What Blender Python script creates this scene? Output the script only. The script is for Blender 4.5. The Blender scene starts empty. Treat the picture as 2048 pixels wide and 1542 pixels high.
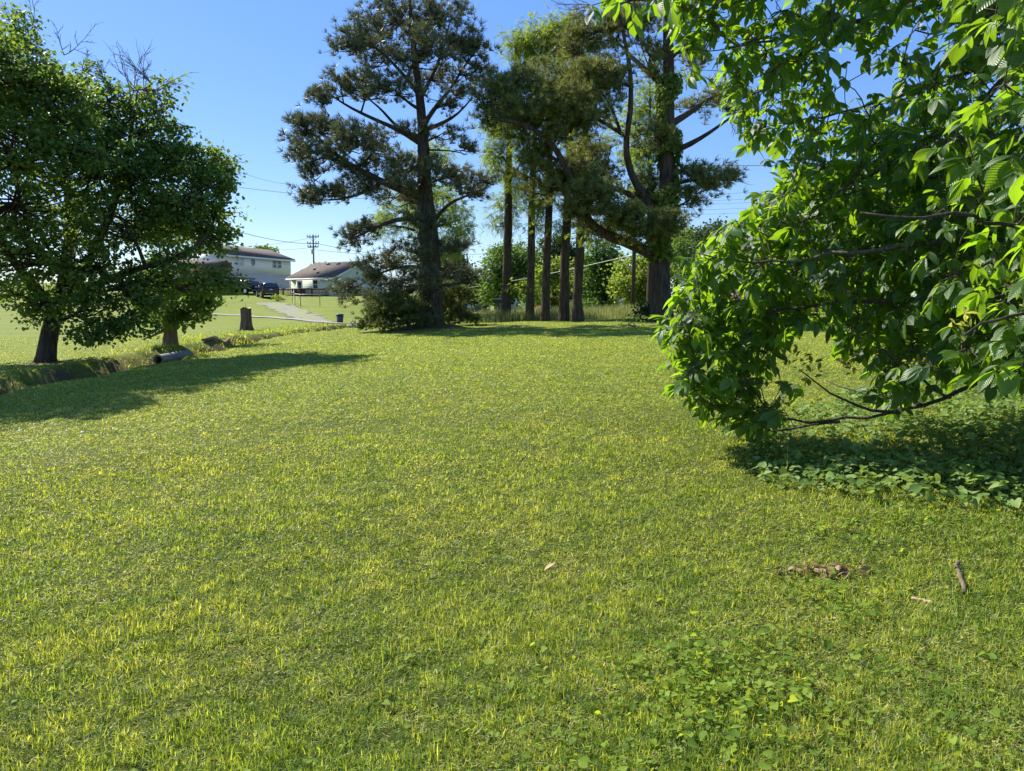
import bpy, math
import numpy as np
from math import radians, sin, cos, pi

# ------------------------------------------------------------------ scene, camera, sky, sun
sc = bpy.context.scene
COL = sc.collection
F = 1547.0
EYE = 1.6
PITCH = math.atan(171.0 / F)
cam_d = bpy.data.cameras.new('camera')
cam_d.sensor_width = 36.0
cam_d.lens = 36.0 * F / 2048.0
cam_d.clip_start = 0.05
cam_d.clip_end = 4000
cam = bpy.data.objects.new('camera', cam_d)
COL.objects.link(cam)
cam.location = (0, 0, EYE)
cam.rotation_euler = (radians(90) - PITCH, 0, 0)
sc.camera = cam

SUN_AZ = radians(-50)      # measured from +Y towards +X
SUN_EL = radians(42)
world = bpy.data.worlds.new('World')
sc.world = world
world.use_nodes = True
wt = world.node_tree
sky = wt.nodes.new('ShaderNodeTexSky')
sky.sky_type = 'NISHITA'
sky.sun_disc = False
sky.sun_elevation = SUN_EL
sky.sun_rotation = SUN_AZ
sky.air_density = 1.0
sky.dust_density = 0.2
sky.ozone_density = 2.5
hs = wt.nodes.new('ShaderNodeHueSaturation')
hs.inputs['Saturation'].default_value = 1.3
hs.inputs['Hue'].default_value = 0.515
wt.links.new(sky.outputs[0], hs.inputs['Color'])
even = wt.nodes.new('ShaderNodeMix'); even.data_type = 'RGBA'
even.inputs[0].default_value = 0.5
even.inputs[7].default_value = (1.15, 2.3, 4.9, 1)
wt.links.new(hs.outputs[0], even.inputs[6])
wt.links.new(even.outputs[2], wt.nodes['Background'].inputs[0])
wt.nodes['Background'].inputs[1].default_value = 0.105
sun_d = bpy.data.lights.new('sun', 'SUN')
sun_d.energy = 5.0
sun_d.angle = radians(0.53)
sun_d.color = (1.0, 0.94, 0.82)
sun = bpy.data.objects.new('sun', sun_d)
COL.objects.link(sun)
sun.rotation_euler = (radians(90) - SUN_EL, 0, pi - SUN_AZ)
sun.location = (-20, 30, 40)
sc.view_settings.view_transform = 'Standard'
sc.view_settings.look = 'None'
sc.view_settings.gamma = 1
sc.view_settings.exposure = 0.9
sc.cycles.max_bounces = 6
sc.cycles.transparent_max_bounces = 8
sc.cycles.diffuse_bounces = 3
sc.cycles.glossy_bounces = 2
sc.cycles.transmission_bounces = 4

RNG = np.random.default_rng(7)

# ------------------------------------------------------------------ projection and terrain helpers
CP, SP = cos(PITCH), sin(PITCH)


def P(px, py, D):
    """world point seen at photo pixel (px,py) lying D metres ahead"""
    u = (px - 1024.0) / F
    v = (771.0 - py) / F
    t = D / (CP + v * SP)
    return np.array([u * t, D, EYE + t * (-SP + v * CP)])


def sstep(a, b, x):
    t = np.clip((x - a) / (b - a), 0, 1)
    return t * t * (3 - 2 * t)


DITCH = np.array([(-13.0, 4), (-12.6, 10), (-11.6, 15), (-11.1, 19), (-11.0, 23), (-11.1, 28), (-11.3, 33), (-11.2, 37),
                  (-10.3, 41), (-9.6, 45), (-9.6, 51)], float)


def ditch_dist(x, y):
    x = np.asarray(x, float); y = np.asarray(y, float)
    best = np.full(np.broadcast(x, y).shape, 1e9)
    for a, b in zip(DITCH[:-1], DITCH[1:]):
        d = b - a
        t = np.clip(((x - a[0]) * d[0] + (y - a[1]) * d[1]) / (d @ d), 0, 1)
        dist = np.hypot(x - (a[0] + t * d[0]), y - (a[1] + t * d[1]))
        best = np.minimum(best, dist)
    return best


def wob(x, y):
    return (np.sin(x * 1.3 + 0.7 * y) + np.sin(y * 0.9 - 1.7 * x + 2) + np.sin(2.9 * x + 1.0) * 0.5 + np.sin(3.3 * y + x * 0.5) * 0.5)


def H(x, y):
    x = np.asarray(x, float); y = np.asarray(y, float)
    lat = (0.03 * np.clip(x, -20, 14) + 0.016 * np.clip(x, -14, 0) * (1 - sstep(38, 52, y))) * sstep(-4, 6, y)
    yy = np.maximum(y, 0)
    fwd = 0.015 * np.minimum(yy, 36) - 0.008 * (np.clip(yy, 36, 130) - 36)
    side = 1 - sstep(-16, -8, x)
    hill = 0.062 * (np.clip(yy, 53, 108) - 53) * side
    far_left = 0.03 * np.clip(-x - 25, 0, 60) * sstep(30, 60, yy)
    z = lat + fwd + hill + far_left
    z = z + 0.013 * wob(x * 0.8, y * 0.8) * sstep(0, 6, yy)
    dd = ditch_dist(x, y) + 0.16 * np.sin(y * 1.7 + x * .8) + 0.12 * np.sin(y * 4.1 + x * 1.3) + .05 * np.sin(y * 9.7 - x * 5)
    left = x < (-11.1)
    w = np.where(left, 2.1, 1.5)
    z = z - 0.72 * (1 - sstep(0.25, 1.0, dd / w)) * (1 - sstep(48.6, 49.4, y))
    # raised root mound at the foot of the pine
    r = np.hypot((x + 3.6) / 1.7, (y - 33.6) / 1.5)
    z = z + 0.28 * (1 - sstep(0.1, 1.3, r))
    return z


def Hs(x, y):
    return float(H(np.array([x]), np.array([y]))[0])


def G(px, py, dmax=160.0):
    """first ground point seen at photo pixel"""
    ds = np.geomspace(1.5, dmax, 1500)
    u = (px - 1024.0) / F
    v = (771.0 - py) / F
    t = ds / (CP + v * SP)
    zz = EYE + t * (-SP + v * CP)
    xx = u * t
    below = np.nonzero(zz <= H(xx, ds))[0]
    k = below[0] if len(below) else len(ds) - 1
    return np.array([xx[k], ds[k], Hs(xx[k], ds[k])])


# ------------------------------------------------------------------ mesh helpers
class Geo:
    def __init__(self):
        self.v = []; self.f = []; self.n = 0; self.uv = []

    def add(self, v, f, mi=0, uv=None):
        v = np.asarray(v, float).reshape(-1, 3)
        f = np.asarray(f, np.int64)
        self.v.append(v)
        self.f.append((f + self.n, mi))
        self.uv.append(np.zeros((len(v), 2)) if uv is None else uv)
        self.n += len(v)
        return self

    def box(self, c, s, rz=0.0, mi=0, rx=0.0, ry=0.0):
        h = np.array(s, float) / 2
        v = np.array([(i, j, k) for i in (-1, 1) for j in (-1, 1) for k in (-1, 1)], float) * h
        if rx:
            v = v @ np.array([[1, 0, 0], [0, cos(rx), -sin(rx)], [0, sin(rx), cos(rx)]]).T
        if ry:
            v = v @ np.array([[cos(ry), 0, sin(ry)], [0, 1, 0], [-sin(ry), 0, cos(ry)]]).T
        if rz:
            v = v @ np.array([[cos(rz), -sin(rz), 0], [sin(rz), cos(rz), 0], [0, 0, 1]]).T
        f = [(0, 1, 3, 2), (4, 6, 7, 5), (0, 4, 5, 1), (2, 3, 7, 6), (0, 2, 6, 4), (1, 5, 7, 3)]
        return self.add(v + np.array(c, float), f, mi)

    def tube(self, pts, rad, sides=6, mi=0, cap=True, rough=0.0, rng=None):
        pts = np.asarray(pts, float)
        n = len(pts)
        rad = np.broadcast_to(np.asarray(rad, float), (n,))
        tan = np.gradient(pts, axis=0)
        tan /= np.linalg.norm(tan, axis=1, keepdims=True) + 1e-9
        ref = np.array([0, 0, 1.0]) if abs(tan[0, 2]) < 0.8 else np.array([0, 1.0, 0])
        a = np.cross(tan, ref); a /= np.linalg.norm(a, axis=1, keepdims=True) + 1e-9
        b = np.cross(tan, a)
        ang = np.arange(sides) * 2 * pi / sides
        R = rad[:, None] * np.ones((n, sides))
        if rough > 0:
            R = R * (1 + (rng or RNG).normal(0, rough, (n, sides)))
        v = pts[:, None] + R[..., None] * (np.cos(ang)[None, :, None] * a[:, None] + np.sin(ang)[None, :, None] * b[:, None])
        i = np.arange(n - 1)[:, None] * sides
        j = np.arange(sides)[None]
        j2 = (j + 1) % sides
        f = np.stack([i + j, i + j2, i + sides + j2, i + sides + j], -1).reshape(-1, 4)
        base = self.n
        self.add(v.reshape(-1, 3), f, mi)
        if cap:
            self.f.append((np.array([list(range(sides - 1, -1, -1))]) + base, mi))
            self.f.append((np.array([list(range(sides))]) + base + (n - 1) * sides, mi))
        return self

    def poly(self, v, mi=0):
        return self.add(v, [list(range(len(v)))], mi)

    def prism(self, poly, z0, z1, mi=0):
        """vertical prism from a 2-D outline"""
        p = np.asarray(poly, float); n = len(p)
        v = np.concatenate([np.c_[p, np.full(n, z0)], np.c_[p, np.full(n, z1)]])
        i = np.arange(n); j = (i + 1) % n
        base = self.n
        self.add(v, np.stack([i, j, j + n, i + n], 1), mi)
        self.f.append((np.array([list(range(n - 1, -1, -1))]) + base, mi))
        self.f.append((np.array([list(range(n, 2 * n))]) + base, mi))
        return self

    def lathe(self, prof, c=(0, 0, 0), sides=20, mi=0):
        prof = np.asarray(prof, float); n = len(prof)
        ang = np.arange(sides) * 2 * pi / sides
        v = np.stack([prof[:, 0][:, None] * np.cos(ang), prof[:, 0][:, None] * np.sin(ang),
                      prof[:, 1][:, None] * np.ones(sides)], -1).reshape(-1, 3) + np.array(c, float)
        i = np.arange(n - 1)[:, None] * sides
        j = np.arange(sides)[None]; j2 = (j + 1) % sides
        return self.add(v, np.stack([i + j, i + j2, i + sides + j2, i + sides + j], -1).reshape(-1, 4), mi)

    def build(self, name, mats, parent=None, smooth=False, origin=None):
        if not isinstance(mats, (list, tuple)):
            mats = [mats]
        me = bpy.data.meshes.new(name)
        v = np.concatenate(self.v) if self.v else np.zeros((0, 3))
        if origin is not None:
            v = v - np.asarray(origin, float)
        loops = [f.reshape(-1) for f, _ in self.f]
        cnt = np.concatenate([np.full(len(f), f.shape[1]) for f, _ in self.f])
        mi = np.concatenate([np.full(len(f), m) for f, m in self.f])
        L = np.concatenate(loops).astype(np.int32)
        me.vertices.add(len(v)); me.vertices.foreach_set('co', v.astype(np.float32).ravel())
        me.loops.add(len(L)); me.loops.foreach_set('vertex_index', L)
        me.polygons.add(len(cnt))
        st = np.concatenate([[0], np.cumsum(cnt)[:-1]]).astype(np.int32)
        me.polygons.foreach_set('loop_start', st)
        me.polygons.foreach_set('material_index', mi.astype(np.int32))
        if smooth:
            me.polygons.foreach_set('use_smooth', np.ones(len(cnt), bool))
        uv = np.concatenate(self.uv)
        if np.any(uv):
            l = me.uv_layers.new(name='UVMap')
            l.data.foreach_set('uv', uv[L].astype(np.float32).ravel())
        me.update(calc_edges=True)
        for m in mats:
            me.materials.append(m)
        o = bpy.data.objects.new(name, me)
        COL.objects.link(o)
        if origin is not None and parent is None:
            o.location = origin
        if parent is not None:
            o.parent = parent
        return o


def norm(a):
    return a / (np.linalg.norm(a, axis=-1, keepdims=True) + 1e-9)


def inst(geo, tv, tf, pos, Y, up, s, mi=0, tuv=None, sx=None):
    """place N copies of a template (leaf along +Y, normal +Z)"""
    tv = np.asarray(tv, float); tf = np.asarray(tf)
    pos = np.asarray(pos, float); N = len(pos)
    if N == 0:
        return
    Y = norm(Y); X = norm(np.cross(Y, up)); Z = np.cross(X, Y)
    s = np.broadcast_to(np.asarray(s, float), (N,))
    sx = s if sx is None else np.broadcast_to(sx, (N,))
    v = (pos[:, None] + (sx[:, None] * tv[None, :, 0])[..., None] * X[:, None]
         + (s[:, None] * tv[None, :, 1])[..., None] * Y[:, None]
         + (s[:, None] * tv[None, :, 2])[..., None] * Z[:, None])
    f = (tf[None] + (np.arange(N) * len(tv))[:, None, None]).reshape(-1, tf.shape[1])
    geo.add(v.reshape(-1, 3), f, mi, None if tuv is None else np.tile(tuv, (N, 1)))


def rdir(n, rng=RNG):
    return norm(rng.normal(size=(n, 3)))


def tag(o, label=None, cat=None, group=None, kind=None):
    if label: o['label'] = label
    if cat: o['category'] = cat
    if group: o['group'] = group
    if kind: o['kind'] = kind
    return o


def empty(name, loc, label, cat, group=None, rz=0.0):
    o = bpy.data.objects.new(name, None)
    o.empty_display_size = 0.3
    COL.objects.link(o)
    o.location = loc
    o.rotation_euler = (0, 0, rz)
    return tag(o, label, cat, group)


# ------------------------------------------------------------------ materials
MATS = {}


def new_mat(name):
    m = bpy.data.materials.new(name)
    m.use_nodes = True
    nt = m.node_tree
    return m, nt, nt.nodes['Principled BSDF'], nt.nodes['Material Output']


def plain(name, col, rough=0.7, metal=0.0, noise=0.0, scale=6.0, bump=0.0, spec=0.4):
    m, nt, b, out = new_mat(name)
    b.inputs['Roughness'].default_value = rough
    b.inputs['Metallic'].default_value = metal
    b.inputs['Specular IOR Level'].default_value = spec
    if noise > 0 or bump > 0:
        tc = nt.nodes.new('ShaderNodeTexCoord')
        n = nt.nodes.new('ShaderNodeTexNoise')
        n.inputs['Scale'].default_value = scale
        n.inputs['Detail'].default_value = 5
        nt.links.new(tc.outputs['Object'], n.inputs['Vector'])
        r = nt.nodes.new('ShaderNodeValToRGB')
        r.color_ramp.elements[0].position = 0.3
        r.color_ramp.elements[1].position = 0.7
        r.color_ramp.elements[0].color = (*[c * (1 - noise) for c in col], 1)
        r.color_ramp.elements[1].color = (*[min(1, c * (1 + noise)) for c in col], 1)
        nt.links.new(n.outputs['Fac'], r.inputs['Fac'])
        nt.links.new(r.outputs[0], b.inputs['Base Color'])
        if bump > 0:
            bp = nt.nodes.new('ShaderNodeBump')
            bp.inputs['Strength'].default_value = bump
            bp.inputs['Distance'].default_value = 0.05
            nt.links.new(n.outputs['Fac'], bp.inputs['Height'])
            nt.links.new(bp.outputs[0], b.inputs['Normal'])
    else:
        b.inputs['Base Color'].default_value = (*col, 1)
    return m


def leaf_mat(name, cols, trans=(0.30, 0.42, 0.03), fac=0.45, rough=0.45, spec=0.35, veins=False, tvar=0.35, patch=False):
    """thin leaf: reflecting side + light shining through; colour varies leaf by leaf"""
    m, nt, b, out = new_mat(name)
    b.inputs['Roughness'].default_value = rough
    b.inputs['Specular IOR Level'].default_value = spec
    g = nt.nodes.new('ShaderNodeNewGeometry')
    r = nt.nodes.new('ShaderNodeValToRGB')
    el = r.color_ramp.elements
    k = len(cols)
    for i, c in enumerate(cols):
        p = i / max(1, k - 1)
        e = el[i] if i < 2 else el.new(p)
        e.position = p
        e.color = (*c, 1)
    nt.links.new(g.outputs['Random Per Island'], r.inputs['Fac'])
    nt.links.new(r.outputs[0], b.inputs['Base Color'])
    t = nt.nodes.new('ShaderNodeBsdfTranslucent')
    mul = nt.nodes.new('ShaderNodeMath'); mul.operation = 'MULTIPLY'; mul.inputs[1].default_value = 7.31
    fr = nt.nodes.new('ShaderNodeMath'); fr.operation = 'FRACT'
    nt.links.new(g.outputs['Random Per Island'], mul.inputs[0]); nt.links.new(mul.outputs[0], fr.inputs[0])
    r2 = nt.nodes.new('ShaderNodeValToRGB')
    r2.color_ramp.elements[0].color = (*[c * (1 - tvar) for c in trans], 1)
    r2.color_ramp.elements[1].color = (*[min(1, c * (1 + tvar)) for c in trans], 1)
    nt.links.new(fr.outputs[0], r2.inputs['Fac'])
    nt.links.new(r2.outputs[0], t.inputs['Color'])
    if patch:   # greener, yellower and drier drifts across the lawn
        tc = nt.nodes.new('ShaderNodeTexCoord')
        prev = None
        for sc_n, lo, hi in ((0.33, (0.90, 0.95, 0.9), (1.10, 1.05, 1.1)), (1.9, (0.80, 0.88, 0.85), (1.14, 1.08, 1.2)), (9.0, (0.66, 0.74, 0.7), (1.30, 1.22, 1.4))):
            nn = nt.nodes.new('ShaderNodeTexNoise'); nn.inputs['Scale'].default_value = sc_n; nn.inputs['Detail'].default_value = 4
            nt.links.new(tc.outputs['Object'], nn.inputs['Vector'])
            rr_ = nt.nodes.new('ShaderNodeValToRGB')
            rr_.color_ramp.elements[0].position = .36; rr_.color_ramp.elements[0].color = (*[v_ / 1.35 for v_ in lo], 1)
            rr_.color_ramp.elements[1].position = .64; rr_.color_ramp.elements[1].color = (*[v_ / 1.35 for v_ in hi], 1)
            nt.links.new(nn.outputs['Fac'], rr_.inputs['Fac'])
            if prev is None: prev = rr_.outputs[0]
            else:
                mm = nt.nodes.new('ShaderNodeMix'); mm.data_type = 'RGBA'; mm.blend_type = 'MULTIPLY'; mm.inputs[0].default_value = 1
                nt.links.new(prev, mm.inputs[6]); nt.links.new(rr_.outputs[0], mm.inputs[7]); prev = mm.outputs[2]
        for src, dst in ((r.outputs[0], b.inputs['Base Color']), (r2.outputs[0], t.inputs['Color'])):
            vm = nt.nodes.new('ShaderNodeVectorMath'); vm.operation = 'MULTIPLY'
            v2 = nt.nodes.new('ShaderNodeVectorMath'); v2.operation = 'SCALE'; v2.inputs['Scale'].default_value = 1.35 ** 3
            nt.links.new(src, vm.inputs[0]); nt.links.new(prev, vm.inputs[1]); nt.links.new(vm.outputs[0], v2.inputs[0]); nt.links.new(v2.outputs[0], dst)
    mx = nt.nodes.new('ShaderNodeMixShader')
    mx.inputs[0].default_value = fac
    nt.links.new(b.outputs[0], mx.inputs[1]); nt.links.new(t.outputs[0], mx.inputs[2])
    nt.links.new(mx.outputs[0], out.inputs['Surface'])
    if veins:
        uv = nt.nodes.new('ShaderNodeUVMap'); uv.uv_map = 'UVMap'
        sep = nt.nodes.new('ShaderNodeSeparateXYZ')
        nt.links.new(uv.outputs[0], sep.inputs[0])
        ab = nt.nodes.new('ShaderNodeMath'); ab.operation = 'ABSOLUTE'
        nt.links.new(sep.outputs['X'], ab.inputs[0])
        ma = nt.nodes.new('ShaderNodeMath'); ma.operation = 'MULTIPLY_ADD'
        ma.inputs[1].default_value = -1.0
        nt.links.new(ab.outputs[0], ma.inputs[0]); nt.links.new(sep.outputs['Y'], ma.inputs[2])
        sn = nt.nodes.new('ShaderNodeMath'); sn.operation = 'MULTIPLY'; sn.inputs[1].default_value = 75.0
        nt.links.new(ma.outputs[0], sn.inputs[0])
        s2 = nt.nodes.new('ShaderNodeMath'); s2.operation = 'SINE'
        nt.links.new(sn.outputs[0], s2.inputs[0])
        bp = nt.nodes.new('ShaderNodeBump'); bp.inputs['Strength'].default_value = 0.3; bp.inputs['Distance'].default_value = 0.003
        nt.links.new(s2.outputs[0], bp.inputs['Height'])
        nt.links.new(bp.outputs[0], b.inputs['Normal'])
        nt.links.new(bp.outputs[0], t.inputs['Normal'])
    return m


def bark_mat(name, c1, c2, scale=1.0):
    m, nt, b, out = new_mat(name)
    b.inputs['Roughness'].default_value = 0.9
    b.inputs['Specular IOR Level'].default_value = 0.15
    tc = nt.nodes.new('ShaderNodeTexCoord')
    mp = nt.nodes.new('ShaderNodeMapping')
    mp.inputs['Scale'].default_value = (14 * scale, 14 * scale, 2.2 * scale)
    nt.links.new(tc.outputs['Object'], mp.inputs['Vector'])
    n = nt.nodes.new('ShaderNodeTexNoise'); n.inputs['Scale'].default_value = 1.0; n.inputs['Detail'].default_value = 6
    n.inputs['Roughness'].default_value = 0.7
    nt.links.new(mp.outputs[0], n.inputs['Vector'])
    r = nt.nodes.new('ShaderNodeValToRGB')
    r.color_ramp.elements[0].position = 0.36; r.color_ramp.elements[1].position = 0.66
    r.color_ramp.elements[0].color = (*c1, 1); r.color_ramp.elements[1].color = (*c2, 1)
    nt.links.new(n.outputs['Fac'], r.inputs['Fac'])
    nt.links.new(r.outputs[0], b.inputs['Base Color'])
    bp = nt.nodes.new('ShaderNodeBump'); bp.inputs['Strength'].default_value = 0.9; bp.inputs['Distance'].default_value = 0.06
    nt.links.new(n.outputs['Fac'], bp.inputs['Height']); nt.links.new(bp.outputs[0], b.inputs['Normal'])
    return m


def siding_mat(name, col, pitch=0.2, axis='Z', depth=0.6, dark=0.75):
    m, nt, b, out = new_mat(name)
    b.inputs['Roughness'].default_value = 0.55
    tc = nt.nodes.new('ShaderNodeTexCoord')
    sep = nt.nodes.new('ShaderNodeSeparateXYZ')
    nt.links.new(tc.outputs['Object'], sep.inputs[0])
    mu = nt.nodes.new('ShaderNodeMath'); mu.operation = 'MULTIPLY'; mu.inputs[1].default_value = 1 / pitch
    nt.links.new(sep.outputs[axis], mu.inputs[0])
    fr = nt.nodes.new('ShaderNodeMath'); fr.operation = 'FRACT'
    nt.links.new(mu.outputs[0], fr.inputs[0])
    r = nt.nodes.new('ShaderNodeValToRGB')
    r.color_ramp.elements[0].position = 0.0; r.color_ramp.elements[0].color = (*[c * dark for c in col], 1)
    r.color_ramp.elements[1].position = 0.14; r.color_ramp.elements[1].color = (*col, 1)
    nt.links.new(fr.outputs[0], r.inputs['Fac'])
    n = nt.nodes.new('ShaderNodeTexNoise'); n.inputs['Scale'].default_value = 0.9; n.inputs['Detail'].default_value = 4
    nt.links.new(tc.outputs['Object'], n.inputs['Vector'])
    mixn = nt.nodes.new('ShaderNodeMix'); mixn.data_type = 'RGBA'; mixn.blend_type = 'MULTIPLY'
    mixn.inputs[0].default_value = 0.35
    nt.links.new(r.outputs[0], mixn.inputs[6]); nt.links.new(n.outputs['Color'], mixn.inputs[7])
    nt.links.new(r.outputs[0], b.inputs['Base Color'])
    bp = nt.nodes.new('ShaderNodeBump'); bp.inputs['Strength'].default_value = depth; bp.inputs['Distance'].default_value = 0.02
    nt.links.new(fr.outputs[0], bp.inputs['Height']); nt.links.new(bp.outputs[0], b.inputs['Normal'])
    return m


def brick_mat(name, c1, c2, mortar):
    m, nt, b, out = new_mat(name)
    b.inputs['Roughness'].default_value = 0.85
    tc = nt.nodes.new('ShaderNodeTexCoord')
    sep = nt.nodes.new('ShaderNodeSeparateXYZ'); nt.links.new(tc.outputs['Object'], sep.inputs[0])
    add = nt.nodes.new('ShaderNodeMath'); add.operation = 'ADD'
    nt.links.new(sep.outputs['X'], add.inputs[0]); nt.links.new(sep.outputs['Y'], add.inputs[1])
    cmb = nt.nodes.new('ShaderNodeCombineXYZ')
    nt.links.new(add.outputs[0], cmb.inputs[0]); nt.links.new(sep.outputs['Z'], cmb.inputs[1])
    br = nt.nodes.new('ShaderNodeTexBrick')
    br.inputs['Scale'].default_value = 4.0
    br.inputs['Color1'].default_value = (*c1, 1); br.inputs['Color2'].default_value = (*c2, 1); br.inputs['Mortar'].default_value = (*mortar, 1)
    nt.links.new(cmb.outputs[0], br.inputs['Vector'])
    nt.links.new(br.outputs['Color'], b.inputs['Base Color'])
    return m


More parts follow.
